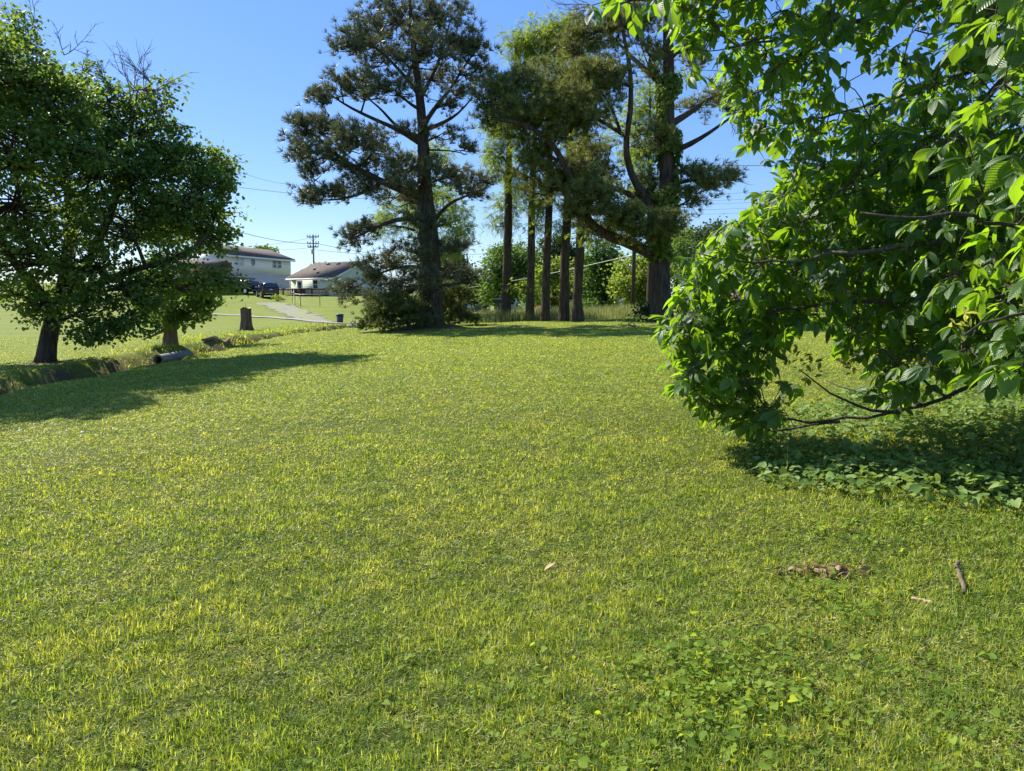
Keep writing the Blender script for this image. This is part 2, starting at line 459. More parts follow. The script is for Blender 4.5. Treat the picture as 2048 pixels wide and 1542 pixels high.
M = dict(
    maple=leaf_mat('maple_leaf', [(0.035, 0.075, 0.02), (0.075, 0.14, 0.035), (0.15, 0.22, 0.06)], (0.28, 0.42, 0.05), 0.40, 0.5, 0.15),
    pine_a=leaf_mat('pine_needles_grey', [(0.04, 0.065, 0.035), (0.08, 0.115, 0.06), (0.21, 0.235, 0.14)], (0.18, 0.19, 0.06), 0.22, 0.5, 0.4),
    pine_b=leaf_mat('pine_needles_olive', [(0.06, 0.09, 0.025), (0.12, 0.16, 0.04), (0.23, 0.25, 0.07)], (0.30, 0.32, 0.07), 0.30, 0.5, 0.4),
    locust=leaf_mat('locust_leaf', [(0.04, 0.09, 0.015), (0.09, 0.16, 0.025), (0.15, 0.21, 0.04)], (0.34, 0.44, 0.04), 0.5, 0.5, 0.3),
    far_a=leaf_mat('far_leaf_green', [(0.035, 0.08, 0.02), (0.08, 0.15, 0.03), (0.12, 0.20, 0.04)], (0.22, 0.36, 0.04), 0.35, 0.6, 0.2),
    far_b=leaf_mat('far_leaf_yellow_green', [(0.07, 0.12, 0.02), (0.13, 0.19, 0.03), (0.18, 0.25, 0.05)], (0.38, 0.48, 0.05), 0.45, 0.6, 0.2),
    far_c=leaf_mat('far_leaf_dark', [(0.02, 0.045, 0.018), (0.04, 0.075, 0.025), (0.06, 0.10, 0.03)], (0.10, 0.16, 0.04), 0.28, 0.6, 0.2),
    juniper=leaf_mat('juniper_spray', [(0.05, 0.08, 0.025), (0.10, 0.13, 0.04), (0.17, 0.20, 0.07)], (0.22, 0.26, 0.06), 0.28, 0.6, 0.3),
    hickory=leaf_mat('hickory_leaf', [(0.022, 0.07, 0.010), (0.045, 0.11, 0.018), (0.08, 0.15, 0.035)], (0.36, 0.60, 0.02), 0.46, 0.42, 0.6, veins=True, tvar=0.3),
    hick_young=leaf_mat('young_hickory_leaf', [(0.20, 0.24, 0.04), (0.28, 0.28, 0.07)], (0.6, 0.6, 0.1), 0.5, 0.4, 0.4),
    violet=leaf_mat('violet_leaf', [(0.10, 0.18, 0.04), (0.17, 0.27, 0.07), (0.26, 0.36, 0.12)], (0.36, 0.48, 0.06), 0.35, 0.55, 0.15, tvar=0.3),
    clover=leaf_mat('broad_weed_leaf', [(0.10, 0.19, 0.03), (0.18, 0.28, 0.04), (0.26, 0.36, 0.05)], (0.46, 0.54, 0.04), 0.45, 0.6, 0.1),
    grass=leaf_mat('grass_blade', [(0.05, 0.13, 0.015), (0.13, 0.24, 0.03), (0.22, 0.32, 0.04), (0.31, 0.37, 0.06), (0.54, 0.50, 0.26)], (0.56, 0.64, 0.04), 0.42, 0.45, 0.16, tvar=.65, patch=True),
    tallgrass=leaf_mat('tall_grass', [(0.09, 0.16, 0.03), (0.16, 0.22, 0.06), (0.25, 0.27, 0.11), (0.40, 0.37, 0.23)], (0.34, 0.36, 0.10), 0.4, 0.6, 0.2),
    straw=leaf_mat('dead_leaf', [(0.10, 0.055, 0.03), (0.20, 0.12, 0.065), (0.36, 0.26, 0.15)], (0.2, 0.12, 0.05), 0.2, 0.6, 0.2),
    bark=bark_mat('maple_bark', (0.035, 0.028, 0.02), (0.13, 0.10, 0.075)),
    bark_pale=bark_mat('pale_bark', (0.12, 0.09, 0.06), (0.32, 0.25, 0.17)),
    bark_pine=bark_mat('pine_bark', (0.03, 0.022, 0.018), (0.12, 0.09, 0.07), 0.8),
    bark_twig=bark_mat('hickory_bark', (0.07, 0.055, 0.045), (0.22, 0.18, 0.145), 3.0),
    dead_twig=plain('dead_twig', (0.13, 0.11, 0.10), 0.9, noise=0.2),
    shingle=plain('brown_shingle', (0.125, 0.105, 0.09), 0.95, noise=0.3, scale=3.5, bump=0.4, spec=0.1),
    shingle_grey=plain('grey_shingle', (0.15, 0.14, 0.14), 0.95, noise=0.3, scale=3.5, bump=0.4, spec=0.1),
    white=plain('white_paint', (0.78, 0.78, 0.76), 0.5, noise=0.05),
    cream_siding=siding_mat('cream_siding', (0.74, 0.71, 0.62), 0.24),
    white_siding=siding_mat('white_siding', (0.86, 0.82, 0.74), 0.25),
    green_siding=siding_mat('pale_green_siding', (0.68, 0.69, 0.54), 0.24),
    blue_siding=siding_mat('blue_grey_siding', (0.30, 0.37, 0.40), 0.2),
    panel=siding_mat('grey_beige_panel', (0.56, 0.46, 0.36), 1.1, axis='Y', depth=0.2, dark=0.85),
    block=plain('grey_block', (0.30, 0.31, 0.31), 0.9, noise=0.15, bump=0.2),
    brick=brick_mat('red_brick', (0.20, 0.08, 0.06), (0.15, 0.06, 0.05), (0.25, 0.2, 0.17)),
    brick_brown=brick_mat('brown_brick', (0.20, 0.13, 0.10), (0.15, 0.10, 0.08), (0.28, 0.25, 0.22)),
    glass=plain('window_glass', (0.03, 0.04, 0.05), 0.08, spec=0.8),
    curtain=plain('white_curtain', (0.62, 0.64, 0.66), 0.8),
    blind=plain('purple_curtain', (0.30, 0.22, 0.27), 0.8),
    wood_deck=plain('weathered_deck_wood', (0.33, 0.21, 0.14), 0.85, noise=0.3, scale=4),
    wood_dark=plain('dark_stained_wood', (0.09, 0.045, 0.035), 0.8, noise=0.3),
    metal_dark=plain('dark_metal', (0.06, 0.06, 0.065), 0.5, metal=0.4),
    metal_roof=plain('brown_metal_roof', (0.10, 0.07, 0.06), 0.5, noise=0.15),
    galv=plain('galvanised_steel', (0.42, 0.43, 0.44), 0.45, metal=0.7, noise=0.1),
    pole=bark_mat('weathered_pole_wood', (0.05, 0.035, 0.03), (0.12, 0.09, 0.07), 0.5),
    wire=plain('black_wire', (0.05, 0.05, 0.055), 0.6),
    wire_pale=plain('grey_wire', (0.40, 0.42, 0.43), 0.5, metal=0.3),
    ceramic=plain('insulator_ceramic', (0.22, 0.20, 0.19), 0.3),
    carpaint=plain('black_car_paint', (0.008, 0.009, 0.014), 0.15, spec=0.4),
    carpaint_grey=plain('silver_car_paint', (0.35, 0.36, 0.38), 0.3, metal=0.6),
    carglass=plain('car_glass', (0.02, 0.025, 0.03), 0.05, spec=1.0),
    tyre=plain('tyre_rubber', (0.02, 0.02, 0.02), 0.85),
    rim=plain('alloy_rim', (0.55, 0.56, 0.58), 0.3, metal=0.8),
    chrome=plain('chrome_trim', (0.6, 0.6, 0.62), 0.2, metal=0.9),
    red_lamp=plain('red_tail_lamp', (0.28, 0.02, 0.02), 0.25),
    plastic_grey=plain('dark_grey_plastic', (0.055, 0.062, 0.075), 0.5, noise=0.12),
    pipe=plain('grey_corrugated_plastic', (0.22, 0.22, 0.225), 0.5, noise=0.1),
    concrete=plain('pale_concrete', (0.28, 0.26, 0.22), 0.9, noise=0.15, scale=5, bump=0.2),
    soil=plain('bare_soil', (0.12, 0.075, 0.05), 0.95, noise=0.4, scale=9, bump=0.5),
    stump=bark_mat('grey_stump_wood', (0.06, 0.042, 0.03), (0.22, 0.16, 0.12), 0.7),
    cutwood=plain('cut_wood', (0.42, 0.30, 0.18), 0.85, noise=0.3),
    orange=leaf_mat('orange_blossom', [(0.5, 0.16, 0.06), (0.6, 0.3, 0.15)], (0.5, 0.25, 0.1), 0.3),
)

# gravel
m, nt, b, out = new_mat('gravel')
tc = nt.nodes.new('ShaderNodeTexCoord')
vo = nt.nodes.new('ShaderNodeTexVoronoi'); vo.inputs['Scale'].default_value = 14
nt.links.new(tc.outputs['Object'], vo.inputs['Vector'])
r = nt.nodes.new('ShaderNodeValToRGB')
r.color_ramp.elements[0].color = (0.12, 0.10, 0.08, 1); r.color_ramp.elements[1].color = (0.30, 0.27, 0.24, 1)
nt.links.new(vo.outputs['Color'], r.inputs['Fac'])
gn = nt.nodes.new('ShaderNodeTexNoise'); gn.inputs['Scale'].default_value = 0.8; gn.inputs['Detail'].default_value = 6
nt.links.new(tc.outputs['Object'], gn.inputs['Vector'])
gr = nt.nodes.new('ShaderNodeValToRGB'); gr.color_ramp.elements[0].position = 0.47; gr.color_ramp.elements[1].position = 0.56
nt.links.new(gn.outputs['Fac'], gr.inputs['Fac'])
gx = nt.nodes.new('ShaderNodeMix'); gx.data_type = 'RGBA'; nt.links.new(gr.outputs[0], gx.inputs[0])
nt.links.new(r.outputs[0], gx.inputs[6]); gx.inputs[7].default_value = (0.20, 0.23, 0.06, 1)
nt.links.new(gx.outputs[2], b.inputs['Base Color'])
b.inputs['Roughness'].default_value = 0.95
M['gravel'] = m

# ground: thatch / short turf, with bare soil where the 'soil' attribute says so
m, nt, b, out = new_mat('turf_ground')
b.inputs['Roughness'].default_value = 0.9
b.inputs['Specular IOR Level'].default_value = 0.1
tc = nt.nodes.new('ShaderNodeTexCoord')


def noise_node(scale, detail=5, rough=0.6, vec=None):
    n = nt.nodes.new('ShaderNodeTexNoise')
    n.inputs['Scale'].default_value = scale; n.inputs['Detail'].default_value = detail; n.inputs['Roughness'].default_value = rough
    nt.links.new(vec or tc.outputs['Object'], n.inputs['Vector'])
    return n


def ramp(inp, stops):
    r = nt.nodes.new('ShaderNodeValToRGB')
    el = r.color_ramp.elements
    for i, (p, c) in enumerate(stops):
        e = el[i] if i < 2 else el.new(p)
        e.position = p; e.color = (*c, 1)
    nt.links.new(inp, r.inputs['Fac'])
    return r


def mixc(fac, a, b_, mode='MIX'):
    x = nt.nodes.new('ShaderNodeMix'); x.data_type = 'RGBA'; x.blend_type = mode
    if isinstance(fac, float): x.inputs[0].default_value = fac
    else: nt.links.new(fac, x.inputs[0])
    nt.links.new(a, x.inputs[6]); nt.links.new(b_, x.inputs[7])
    return x.outputs[2]


fine = noise_node(38, 6, 0.75)
mid = noise_node(5.5, 5, 0.65)
big = noise_node(0.35, 4, 0.6)
g1 = ramp(fine.outputs['Fac'], [(0.34, (0.05, 0.07, 0.012)), (0.50, (0.17, 0.20, 0.03)), (0.66, (0.38, 0.40, 0.10))])
g2 = ramp(mid.outputs['Fac'], [(0.3, (0.085, 0.13, 0.02)), (0.52, (0.19, 0.235, 0.035)), (0.75, (0.29, 0.29, 0.09))])
g3 = ramp(big.outputs['Fac'], [(0.35, (0.13, 0.20, 0.028)), (0.65, (0.26, 0.27, 0.05))])
c = mixc(0.5, g1.outputs[0], g2.outputs[0])
c = mixc(0.35, c, g3.outputs[0])
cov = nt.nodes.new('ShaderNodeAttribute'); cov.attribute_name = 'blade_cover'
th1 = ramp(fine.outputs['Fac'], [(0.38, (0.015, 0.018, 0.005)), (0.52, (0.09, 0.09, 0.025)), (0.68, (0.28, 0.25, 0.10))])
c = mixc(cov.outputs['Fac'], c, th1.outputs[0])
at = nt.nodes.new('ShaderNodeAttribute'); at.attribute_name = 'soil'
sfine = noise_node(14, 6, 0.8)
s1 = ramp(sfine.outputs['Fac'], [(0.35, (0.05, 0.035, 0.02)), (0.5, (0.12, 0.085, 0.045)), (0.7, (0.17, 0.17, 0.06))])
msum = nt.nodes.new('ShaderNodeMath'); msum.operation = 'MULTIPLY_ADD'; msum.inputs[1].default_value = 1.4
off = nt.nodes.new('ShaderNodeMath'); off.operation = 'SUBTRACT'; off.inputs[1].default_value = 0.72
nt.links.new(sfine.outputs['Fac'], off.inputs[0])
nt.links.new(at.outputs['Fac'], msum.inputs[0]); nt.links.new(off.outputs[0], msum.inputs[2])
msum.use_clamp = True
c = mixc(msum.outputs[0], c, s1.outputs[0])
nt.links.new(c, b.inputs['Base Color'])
bp = nt.nodes.new('ShaderNodeBump'); bp.inputs['Strength'].default_value = 0.8; bp.inputs['Distance'].default_value = 0.04
nt.links.new(fine.outputs['Fac'], bp.inputs['Height']); nt.links.new(bp.outputs[0], b.inputs['Normal'])
M['turf'] = m

# ------------------------------------------------------------------ ground sheet
xs = np.unique(np.concatenate([-np.geomspace(16, 1500, 60), np.arange(-16, -7, 0.14), np.arange(-7, 14, 0.35), np.geomspace(14, 1500, 50)]))
ys = np.unique(np.concatenate([-np.geomspace(3, 1500, 25), np.arange(-3, 50, 0.25), np.geomspace(50, 2500, 130)]))
XX, YY = np.meshgrid(xs, ys)
ZZ = H(XX, YY)
nx, ny = len(xs), len(ys)
i = np.arange(ny - 1)[:, None] * nx + np.arange(nx - 1)[None]
gf = np.stack([i, i + 1, i + nx + 1, i + nx], -1).reshape(-1, 4)
ge = Geo(); ge.add(np.stack([XX, YY, ZZ], -1).reshape(-1, 3), gf)
ground = ge.build('ground', M['turf'], smooth=True)
tag(ground, kind='structure')


def inpoly(x, y, poly):
    poly = np.asarray(poly, float); r = np.zeros(len(x), bool)
    j = len(poly) - 1
    for i_ in range(len(poly)):
        xi, yi = poly[i_]; xj, yj = poly[j]
        c_ = ((yi > y) != (yj > y)) & (x < (xj - xi) * (y - yi) / (yj - yi + 1e-9) + xi)
        r ^= c_; j = i_
    return r


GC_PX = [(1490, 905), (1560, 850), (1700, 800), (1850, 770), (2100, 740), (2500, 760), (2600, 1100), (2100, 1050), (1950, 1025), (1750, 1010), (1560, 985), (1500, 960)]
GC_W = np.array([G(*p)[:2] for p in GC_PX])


def soil_mask(x, y):
    dd = ditch_dist(x, y)
    onleft = np.where(x < np.interp(y, DITCH[:, 1], DITCH[:, 0]), 1.0, 0.30) * (.75 + .25 * np.sin(x * 3.1 + y * 2.2))
    a = (1 - sstep(1.1, 2.5, dd)) * onleft * (1 - sstep(48.5, 50, y))
    bb = 1 - sstep(0.5, 1.15, np.hypot((x + 3.6) / 1.9, (y - 33.2) / 1.2))
    t = G_TREE_A
    cc = 0.9 * (1 - sstep(0.3, 1.2, np.hypot(x - t[0] - .3, y - t[1] + .3)))
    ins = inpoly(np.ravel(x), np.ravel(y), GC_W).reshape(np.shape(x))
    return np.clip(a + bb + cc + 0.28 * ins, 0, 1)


G_TREE_A = G(90, 723)
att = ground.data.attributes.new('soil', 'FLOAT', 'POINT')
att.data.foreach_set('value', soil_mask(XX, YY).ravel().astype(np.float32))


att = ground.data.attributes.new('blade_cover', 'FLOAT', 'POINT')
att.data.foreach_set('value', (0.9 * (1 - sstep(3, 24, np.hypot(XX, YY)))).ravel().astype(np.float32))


def strip(name, pts, w, mat, lift=0.03, kind='structure', n=60, jitter=0.0):
    """a sheet draped on the ground along a line"""
    pts = np.asarray(pts, float)
    seg = np.r_[0, np.cumsum(np.linalg.norm(np.diff(pts, axis=0), axis=1))]
    s = np.linspace(0, seg[-1], n)
    x = np.interp(s, seg, pts[:, 0]); y = np.interp(s, seg, pts[:, 1])
    t = norm(np.stack([np.gradient(x), np.gradient(y)], 1))
    nn = np.stack([-t[:, 1], t[:, 0]], 1)
    w = np.broadcast_to(w, (n,))
    cols = np.linspace(-0.5, 0.5, 5)
    v = []
    for cc in cols:
        jit = RNG.normal(0, jitter, n) if abs(cc) == 0.5 and jitter else 0
        xx = x + nn[:, 0] * (cc * w + jit); yy = y + nn[:, 1] * (cc * w + jit)
        v.append(np.stack([xx, yy, H(xx, yy) + lift], 1))
    v = np.stack(v, 1)
    k = np.arange(n - 1)[:, None] * 5 + np.arange(4)[None]
    g = Geo(); g.add(v.reshape(-1, 3), np.stack([k, k + 1, k + 6, k + 5], -1).reshape(-1, 4))
    return tag(g.build(name, mat, smooth=True), kind=kind)


# footpath across the far lawn and the gravel drive joining it
g_path = [G(-300, 606)[:2], G(120, 612)[:2], G(370, 624)[:2], G(480, 631)[:2], G(560, 637)[:2], G(640, 644)[:2], G(716, 648)[:2], G(800, 650)[:2]]
strip('path', g_path, 0.75, M['concrete'], 0.05, n=120)
drv = [G(535, 606)[:2], G(560, 612)[:2], G(585, 622)[:2], G(610, 634)[:2], G(645, 644.5)[:2]]
dl = np.array(drv)
strip('driveway', dl, np.linspace(2.6, 1.9, 60), M['gravel'], 0.024, jitter=0.3)
strip('road', [(-60, 104), (-20, 112), (10, 118), (60, 124), (160, 130)], 6.0, plain('asphalt', (0.09, 0.09, 0.09), 0.9, noise=0.2), 0.03)

# ------------------------------------------------------------------ grass: blades everywhere near, thinning with distance
bl5 = np.array([(-.5, 0, 0), (.5, 0, 0), (-.38, .5, .04), (.38, .5, .04), (0, 1, .22)])
bl5f = np.array([(0, 1, 3), (0, 3, 2), (2, 3, 4)])
bl3 = np.array([(-.5, 0, 0), (.5, 0, 0), (0, 1, .1)])
bl3f = np.array([(0, 1, 2)])


def polar(n, r0, r1, a=50, rng=RNG):
    r = r0 * (r1 / r0) ** rng.random(n)
    th = radians(a) * (rng.random(n) * 2 - 1)
    return r * np.sin(th), r * np.cos(th), r


def lump(x, y):
    """patchiness of the turf, 0..1"""
    a = np.sin(x * 3.1 + 1.3 * np.sin(y * 2.3)) + np.sin(y * 3.7 + 1.1 * np.sin(x * 2.9 + 1)) + 0.8 * np.sin(7.3 * x + 2 * y) * np.sin(6.1 * y - x)
    return np.clip(0.5 + a / 5.0, 0, 1)


gg = Geo()
for (n, r0, r1, tv, tf, wmin, wk, l0, l1) in [
    (620000, 1.9, 9.0, bl5, bl5f, 0.0045, 0.00115, 0.02, 0.058),
    (560000, 9.0, 46.0, bl3, bl3f, 0.006, 0.0009, 0.022, 0.045)]:
    x, y, r = polar(n, r0, r1)
    lp = lump(x, y)
    hf = np.sin(x * 23 + 3 * np.sin(y * 17)) + np.sin(y * 29 + 3 * np.sin(x * 19 + 1)) + np.sin(x * 11 - y * 13)
    keep = (RNG.random(n) < np.clip(0.42 + 0.3 * lp + 0.22 * hf, .08, 1)) & (soil_mask(x, y) < 0.25 + 0.5 * RNG.random(n))
    x, y, r, lp = x[keep], y[keep], r[keep], lp[keep]
    n = len(x)
    z = H(x, y)
    th = RNG.random(n) * 2 * pi
    lean = np.clip(RNG.normal(0.95, 0.42, n), 0.05, 1.52)
    Y = np.stack([np.sin(lean) * np.cos(th), np.sin(lean) * np.sin(th), np.cos(lean)], 1)
    ph = th + RNG.normal(0, 0.9, n)
    up = np.stack([-np.cos(ph) * 0.6, -np.sin(ph) * 0.6, np.full(n, 1.0)], 1)
    L = (l0 + (l1 - l0) * RNG.random(n) ** 1.6) * (0.75 + 0.5 * lp) * (1 + np.maximum(0, r - 12) * 0.012)
    W = np.maximum(wmin, r * wk) * (0.7 + 0.7 * RNG.random(n))
    inst(gg, tv, tf, np.stack([x, y, z - 0.004], 1), Y, up, L, 0, sx=W)
# clippings and low blades lying every which way
for (n, r0, r1, l0, l1, wk) in [(420000, 1.9, 10, .012, .035, .0012), (350000, 10, 30, .03, .05, .0010)]:
    x, y, r = polar(n, r0, r1)
    kp = soil_mask(x, y) < 0.3
    x, y, r = x[kp], y[kp], r[kp]; n = len(x)
    th = RNG.random(n) * 2 * pi
    lean = RNG.uniform(1.0, 1.62, n)
    Y = np.stack([np.sin(lean) * np.cos(th), np.sin(lean) * np.sin(th), np.cos(lean)], 1)
    up = np.stack([RNG.normal(0, .5, n), RNG.normal(0, .5, n), np.ones(n)], 1)
    inst(gg, bl3, bl3f, np.stack([x, y, H(x, y) + RNG.uniform(0.0, .018, n)], 1), Y, up, RNG.uniform(l0, l1, n), 0, sx=np.maximum(.0035, r * wk) * RNG.uniform(.7, 1.3, n))
# longer, coarser tufts
nt_ = 850
x, y, r = polar(nt_, 2.0, 22)
for k in range(12):
    xx = x + RNG.normal(0, .03, nt_); yy = y + RNG.normal(0, .03, nt_)
    th = RNG.random(nt_) * 2 * pi; lean = RNG.random(nt_) * 0.9 + 0.1
    Y = np.stack([np.sin(lean) * np.cos(th), np.sin(lean) * np.sin(th), np.cos(lean)], 1)
    up = np.stack([-np.cos(th), -np.sin(th), np.full(nt_, .6)], 1)
    kp = soil_mask(xx, yy) < 0.3
    inst(gg, bl5, bl5f, np.stack([xx, yy, H(xx, yy) - .003], 1)[kp], Y[kp], up[kp], (0.035 + 0.05 * RNG.random(nt_))[kp], 0, sx=(np.maximum(.005, r * .0009))[kp])
grass = gg.build('grass', M['grass'])
tag(grass, 'short mown yellow-green lawn grass across the whole foreground', 'grass', kind='stuff')

# tall unmown grass strip under the row of tall trunks
tg = Geo()
n = 26000
yy = RNG.uniform(38.5, 50, n)
pxx = RNG.uniform(890, 1290, n)
xx = (pxx - 1024) / F * yy
ok = RNG.random(n) < np.clip((pxx - 885) / 120, 0.1, 1)
xx, yy = xx[ok], yy[ok]; n = len(xx)
th = RNG.random(n) * 2 * pi; lean = RNG.random(n) * 0.5
Y = np.stack([np.sin(lean) * np.cos(th), np.sin(lean) * np.sin(th), np.cos(lean)], 1)
up = np.stack([-np.cos(th), -np.sin(th), np.full(n, .4)], 1)
inst(tg, bl5, bl5f, np.stack([xx, yy, H(xx, yy) - .02], 1), Y, up, RNG.uniform(0.2, 0.85, n) * (.75 + .25 * np.sin(xx * 2.1 + yy)), 0, sx=RNG.uniform(.015, .03, n))
tag(tg.build('tall_grass', M['tallgrass']), 'tall unmown grass with pale seed heads behind the row of bare trunks', 'grass', kind='stuff')

# rough weeds and grass on the ditch banks
wg = Geo()
n = 15000
t = RNG.random(n); y = 12 + 37 * t
x = np.interp(y, DITCH[:, 1], DITCH[:, 0]) + RNG.normal(-0.9, 1.2, n)
x += np.where(y > 41, RNG.normal(0, 1.5, n), 0)
cl = np.sin(y * 2.6 + x * 1.4) + np.sin(y * 1.1 - x * 2.0)
kp = (cl > -0.6) & ((y > 27) | (RNG.random(n) < .35)) & (x < np.interp(y, DITCH[:, 1], DITCH[:, 0]) + 1.1) & (np.hypot(x - G_TREE_A[0] - .3, y - G_TREE_A[1] + .5) > 1.0)
x, y = x[kp], y[kp]; n = len(x)
th = RNG.random(n) * 2 * pi; lean = RNG.random(n) * 1.2
Y = np.stack([np.sin(lean) * np.cos(th), np.sin(lean) * np.sin(th), np.cos(lean)], 1)
up = np.stack([-np.cos(th), -np.sin(th), np.full(n, .6)], 1)
inst(wg, bl5, bl5f, np.stack([x, y, H(x, y) - .01], 1), Y, up, RNG.uniform(.04, .15, n) * (1 + .6 * (cl[kp] > 1.0)), 0, sx=np.maximum(.016, y * .0010))
tag(wg.build('bank_weeds', M['grass']), 'ragged grass and weeds growing down the banks of the ditch', 'weeds', kind='stuff')

# ------------------------------------------------------------------ leaf templates
# heart shaped violet leaf
hx = np.array([(0, 0), (.32, -.16), (.52, .08), (.46, .42), (.22, .78), (0, 1.0), (-.22, .78), (-.46, .42), (-.52, .08), (-.32, -.16)])
heart = np.array([(p[0], p[1], 0.22 * abs(p[0]) - 0.12 * p[1] ** 2) for p in hx] + [(0, .38, -.03)])
heart_f = np.array([(10, k, (k + 1) % 10) for k in range(10)])
kite = np.array([(0, 0, 0), (.42, .42, .10), (0, 1, -.06), (-.42, .42, .10)])
kite_f = np.array([(0, 1, 2), (0, 2, 3)])
# lobed maple leaf
ml = np.array([(0, 0), (.30, .08), (.62, .30), (.34, .48), (.36, .74), (0, 1.0), (-.36, .74), (-.34, .48), (-.62, .30), (-.30, .08)])
maple = np.array([(p[0], p[1], 0.25 * abs(p[0]) - .1 * p[1]) for p in ml])
maple_f = np.array([(0, 1, 2), (0, 2, 3), (0, 3, 4), (0, 4, 5), (0, 5, 6), (0, 6, 7), (0, 7, 8), (0, 8, 9)])
# hickory leaflet with fold, droop and pointed tip
prof = [(0, .015), (.12, .10), (.3, .19), (.5, .235), (.68, .21), (.82, .13), (.93, .05), (1.0, .004)]
hv, hu = [], []
for (tt, w) in prof:
    zc = -0.26 * tt ** 2
    for sx_ in (-1, -.5, 0, .5, 1):
        hv.append((sx_ * w, tt, zc + abs(sx_) * w * 0.42 - 0.18 * (abs(sx_) > .9) * w))
        hu.append((sx_ * w + 0.0, tt + 0.001))
hick = np.array(hv); hick_uv = np.array(hu)
hick_f = np.array([(a * 5 + q, a * 5 + q + 1, a * 5 + q + 6, a * 5 + q + 5) for a in range(len(prof) - 1) for q in range(4)])


def needle_tuft(k=16, spread=1.15, w=.055, seed=1, up=0.0):
    r = np.random.default_rng(seed)
    v, f = [], []
    for a in range(k):
        th = r.random() * 2 * pi; ph = r.random() ** .6 * spread
        d = np.array([sin(ph) * cos(th), cos(ph), sin(ph) * sin(th)])
        s = np.cross(d, r.normal(size=3)); s /= np.linalg.norm(s)
        L = .7 + .5 * r.random()
        v += [tuple(-s * w * .7), tuple(s * w * .7), tuple(d * L * .55 + s * w), tuple(d * L)]
        f += [(4 * a, 4 * a + 1, 4 * a + 2), (4 * a, 4 * a + 2, 4 * a + 3)]
    return np.array(v), np.array(f)


def locust_leaf(seed=2):
    r = np.random.default_rng(seed)
    v, f = [], []
    for a in range(6):
        y0 = .12 + a * .15
        for s in (-1, 1):
            b0 = len(v)
            L = .26 + .04 * r.random()
            z = -.35 * y0 ** 2
            v += [(0, y0, z), (s * L * .55, y0 - .05 + .04 * r.random(), z - .02), (s * L, y0 + .06, z - .06), (s * L * .5, y0 + .10, z)]
            f += [(b0, b0 + 1, b0 + 2), (b0, b0 + 2, b0 + 3)]
    return np.array(v), np.array(f)


TUFT, TUFT_F = needle_tuft()
TUFT2, TUFT2_F = needle_tuft(14, 1.35, .05, 5)
JUN, JUN_F = needle_tuft(9, .8, .10, 9)
LOC, LOC_F = locust_leaf()


# ------------------------------------------------------------------ trees
def curve(p0, p1, rng, sag=0.0, wig=0.08, n=7):
    p0, p1 = np.asarray(p0, float), np.asarray(p1, float)
    L = np.linalg.norm(p1 - p0)
    t = np.linspace(0, 1, n)[:, None]
    pts = p0 + (p1 - p0) * t
    pts[:, 2] += (np.sin(pi * t[:, 0]) * sag * L)
    w = rng.normal(0, wig * L, (n, 3)) * np.sin(pi * t) * .6
    return pts + w


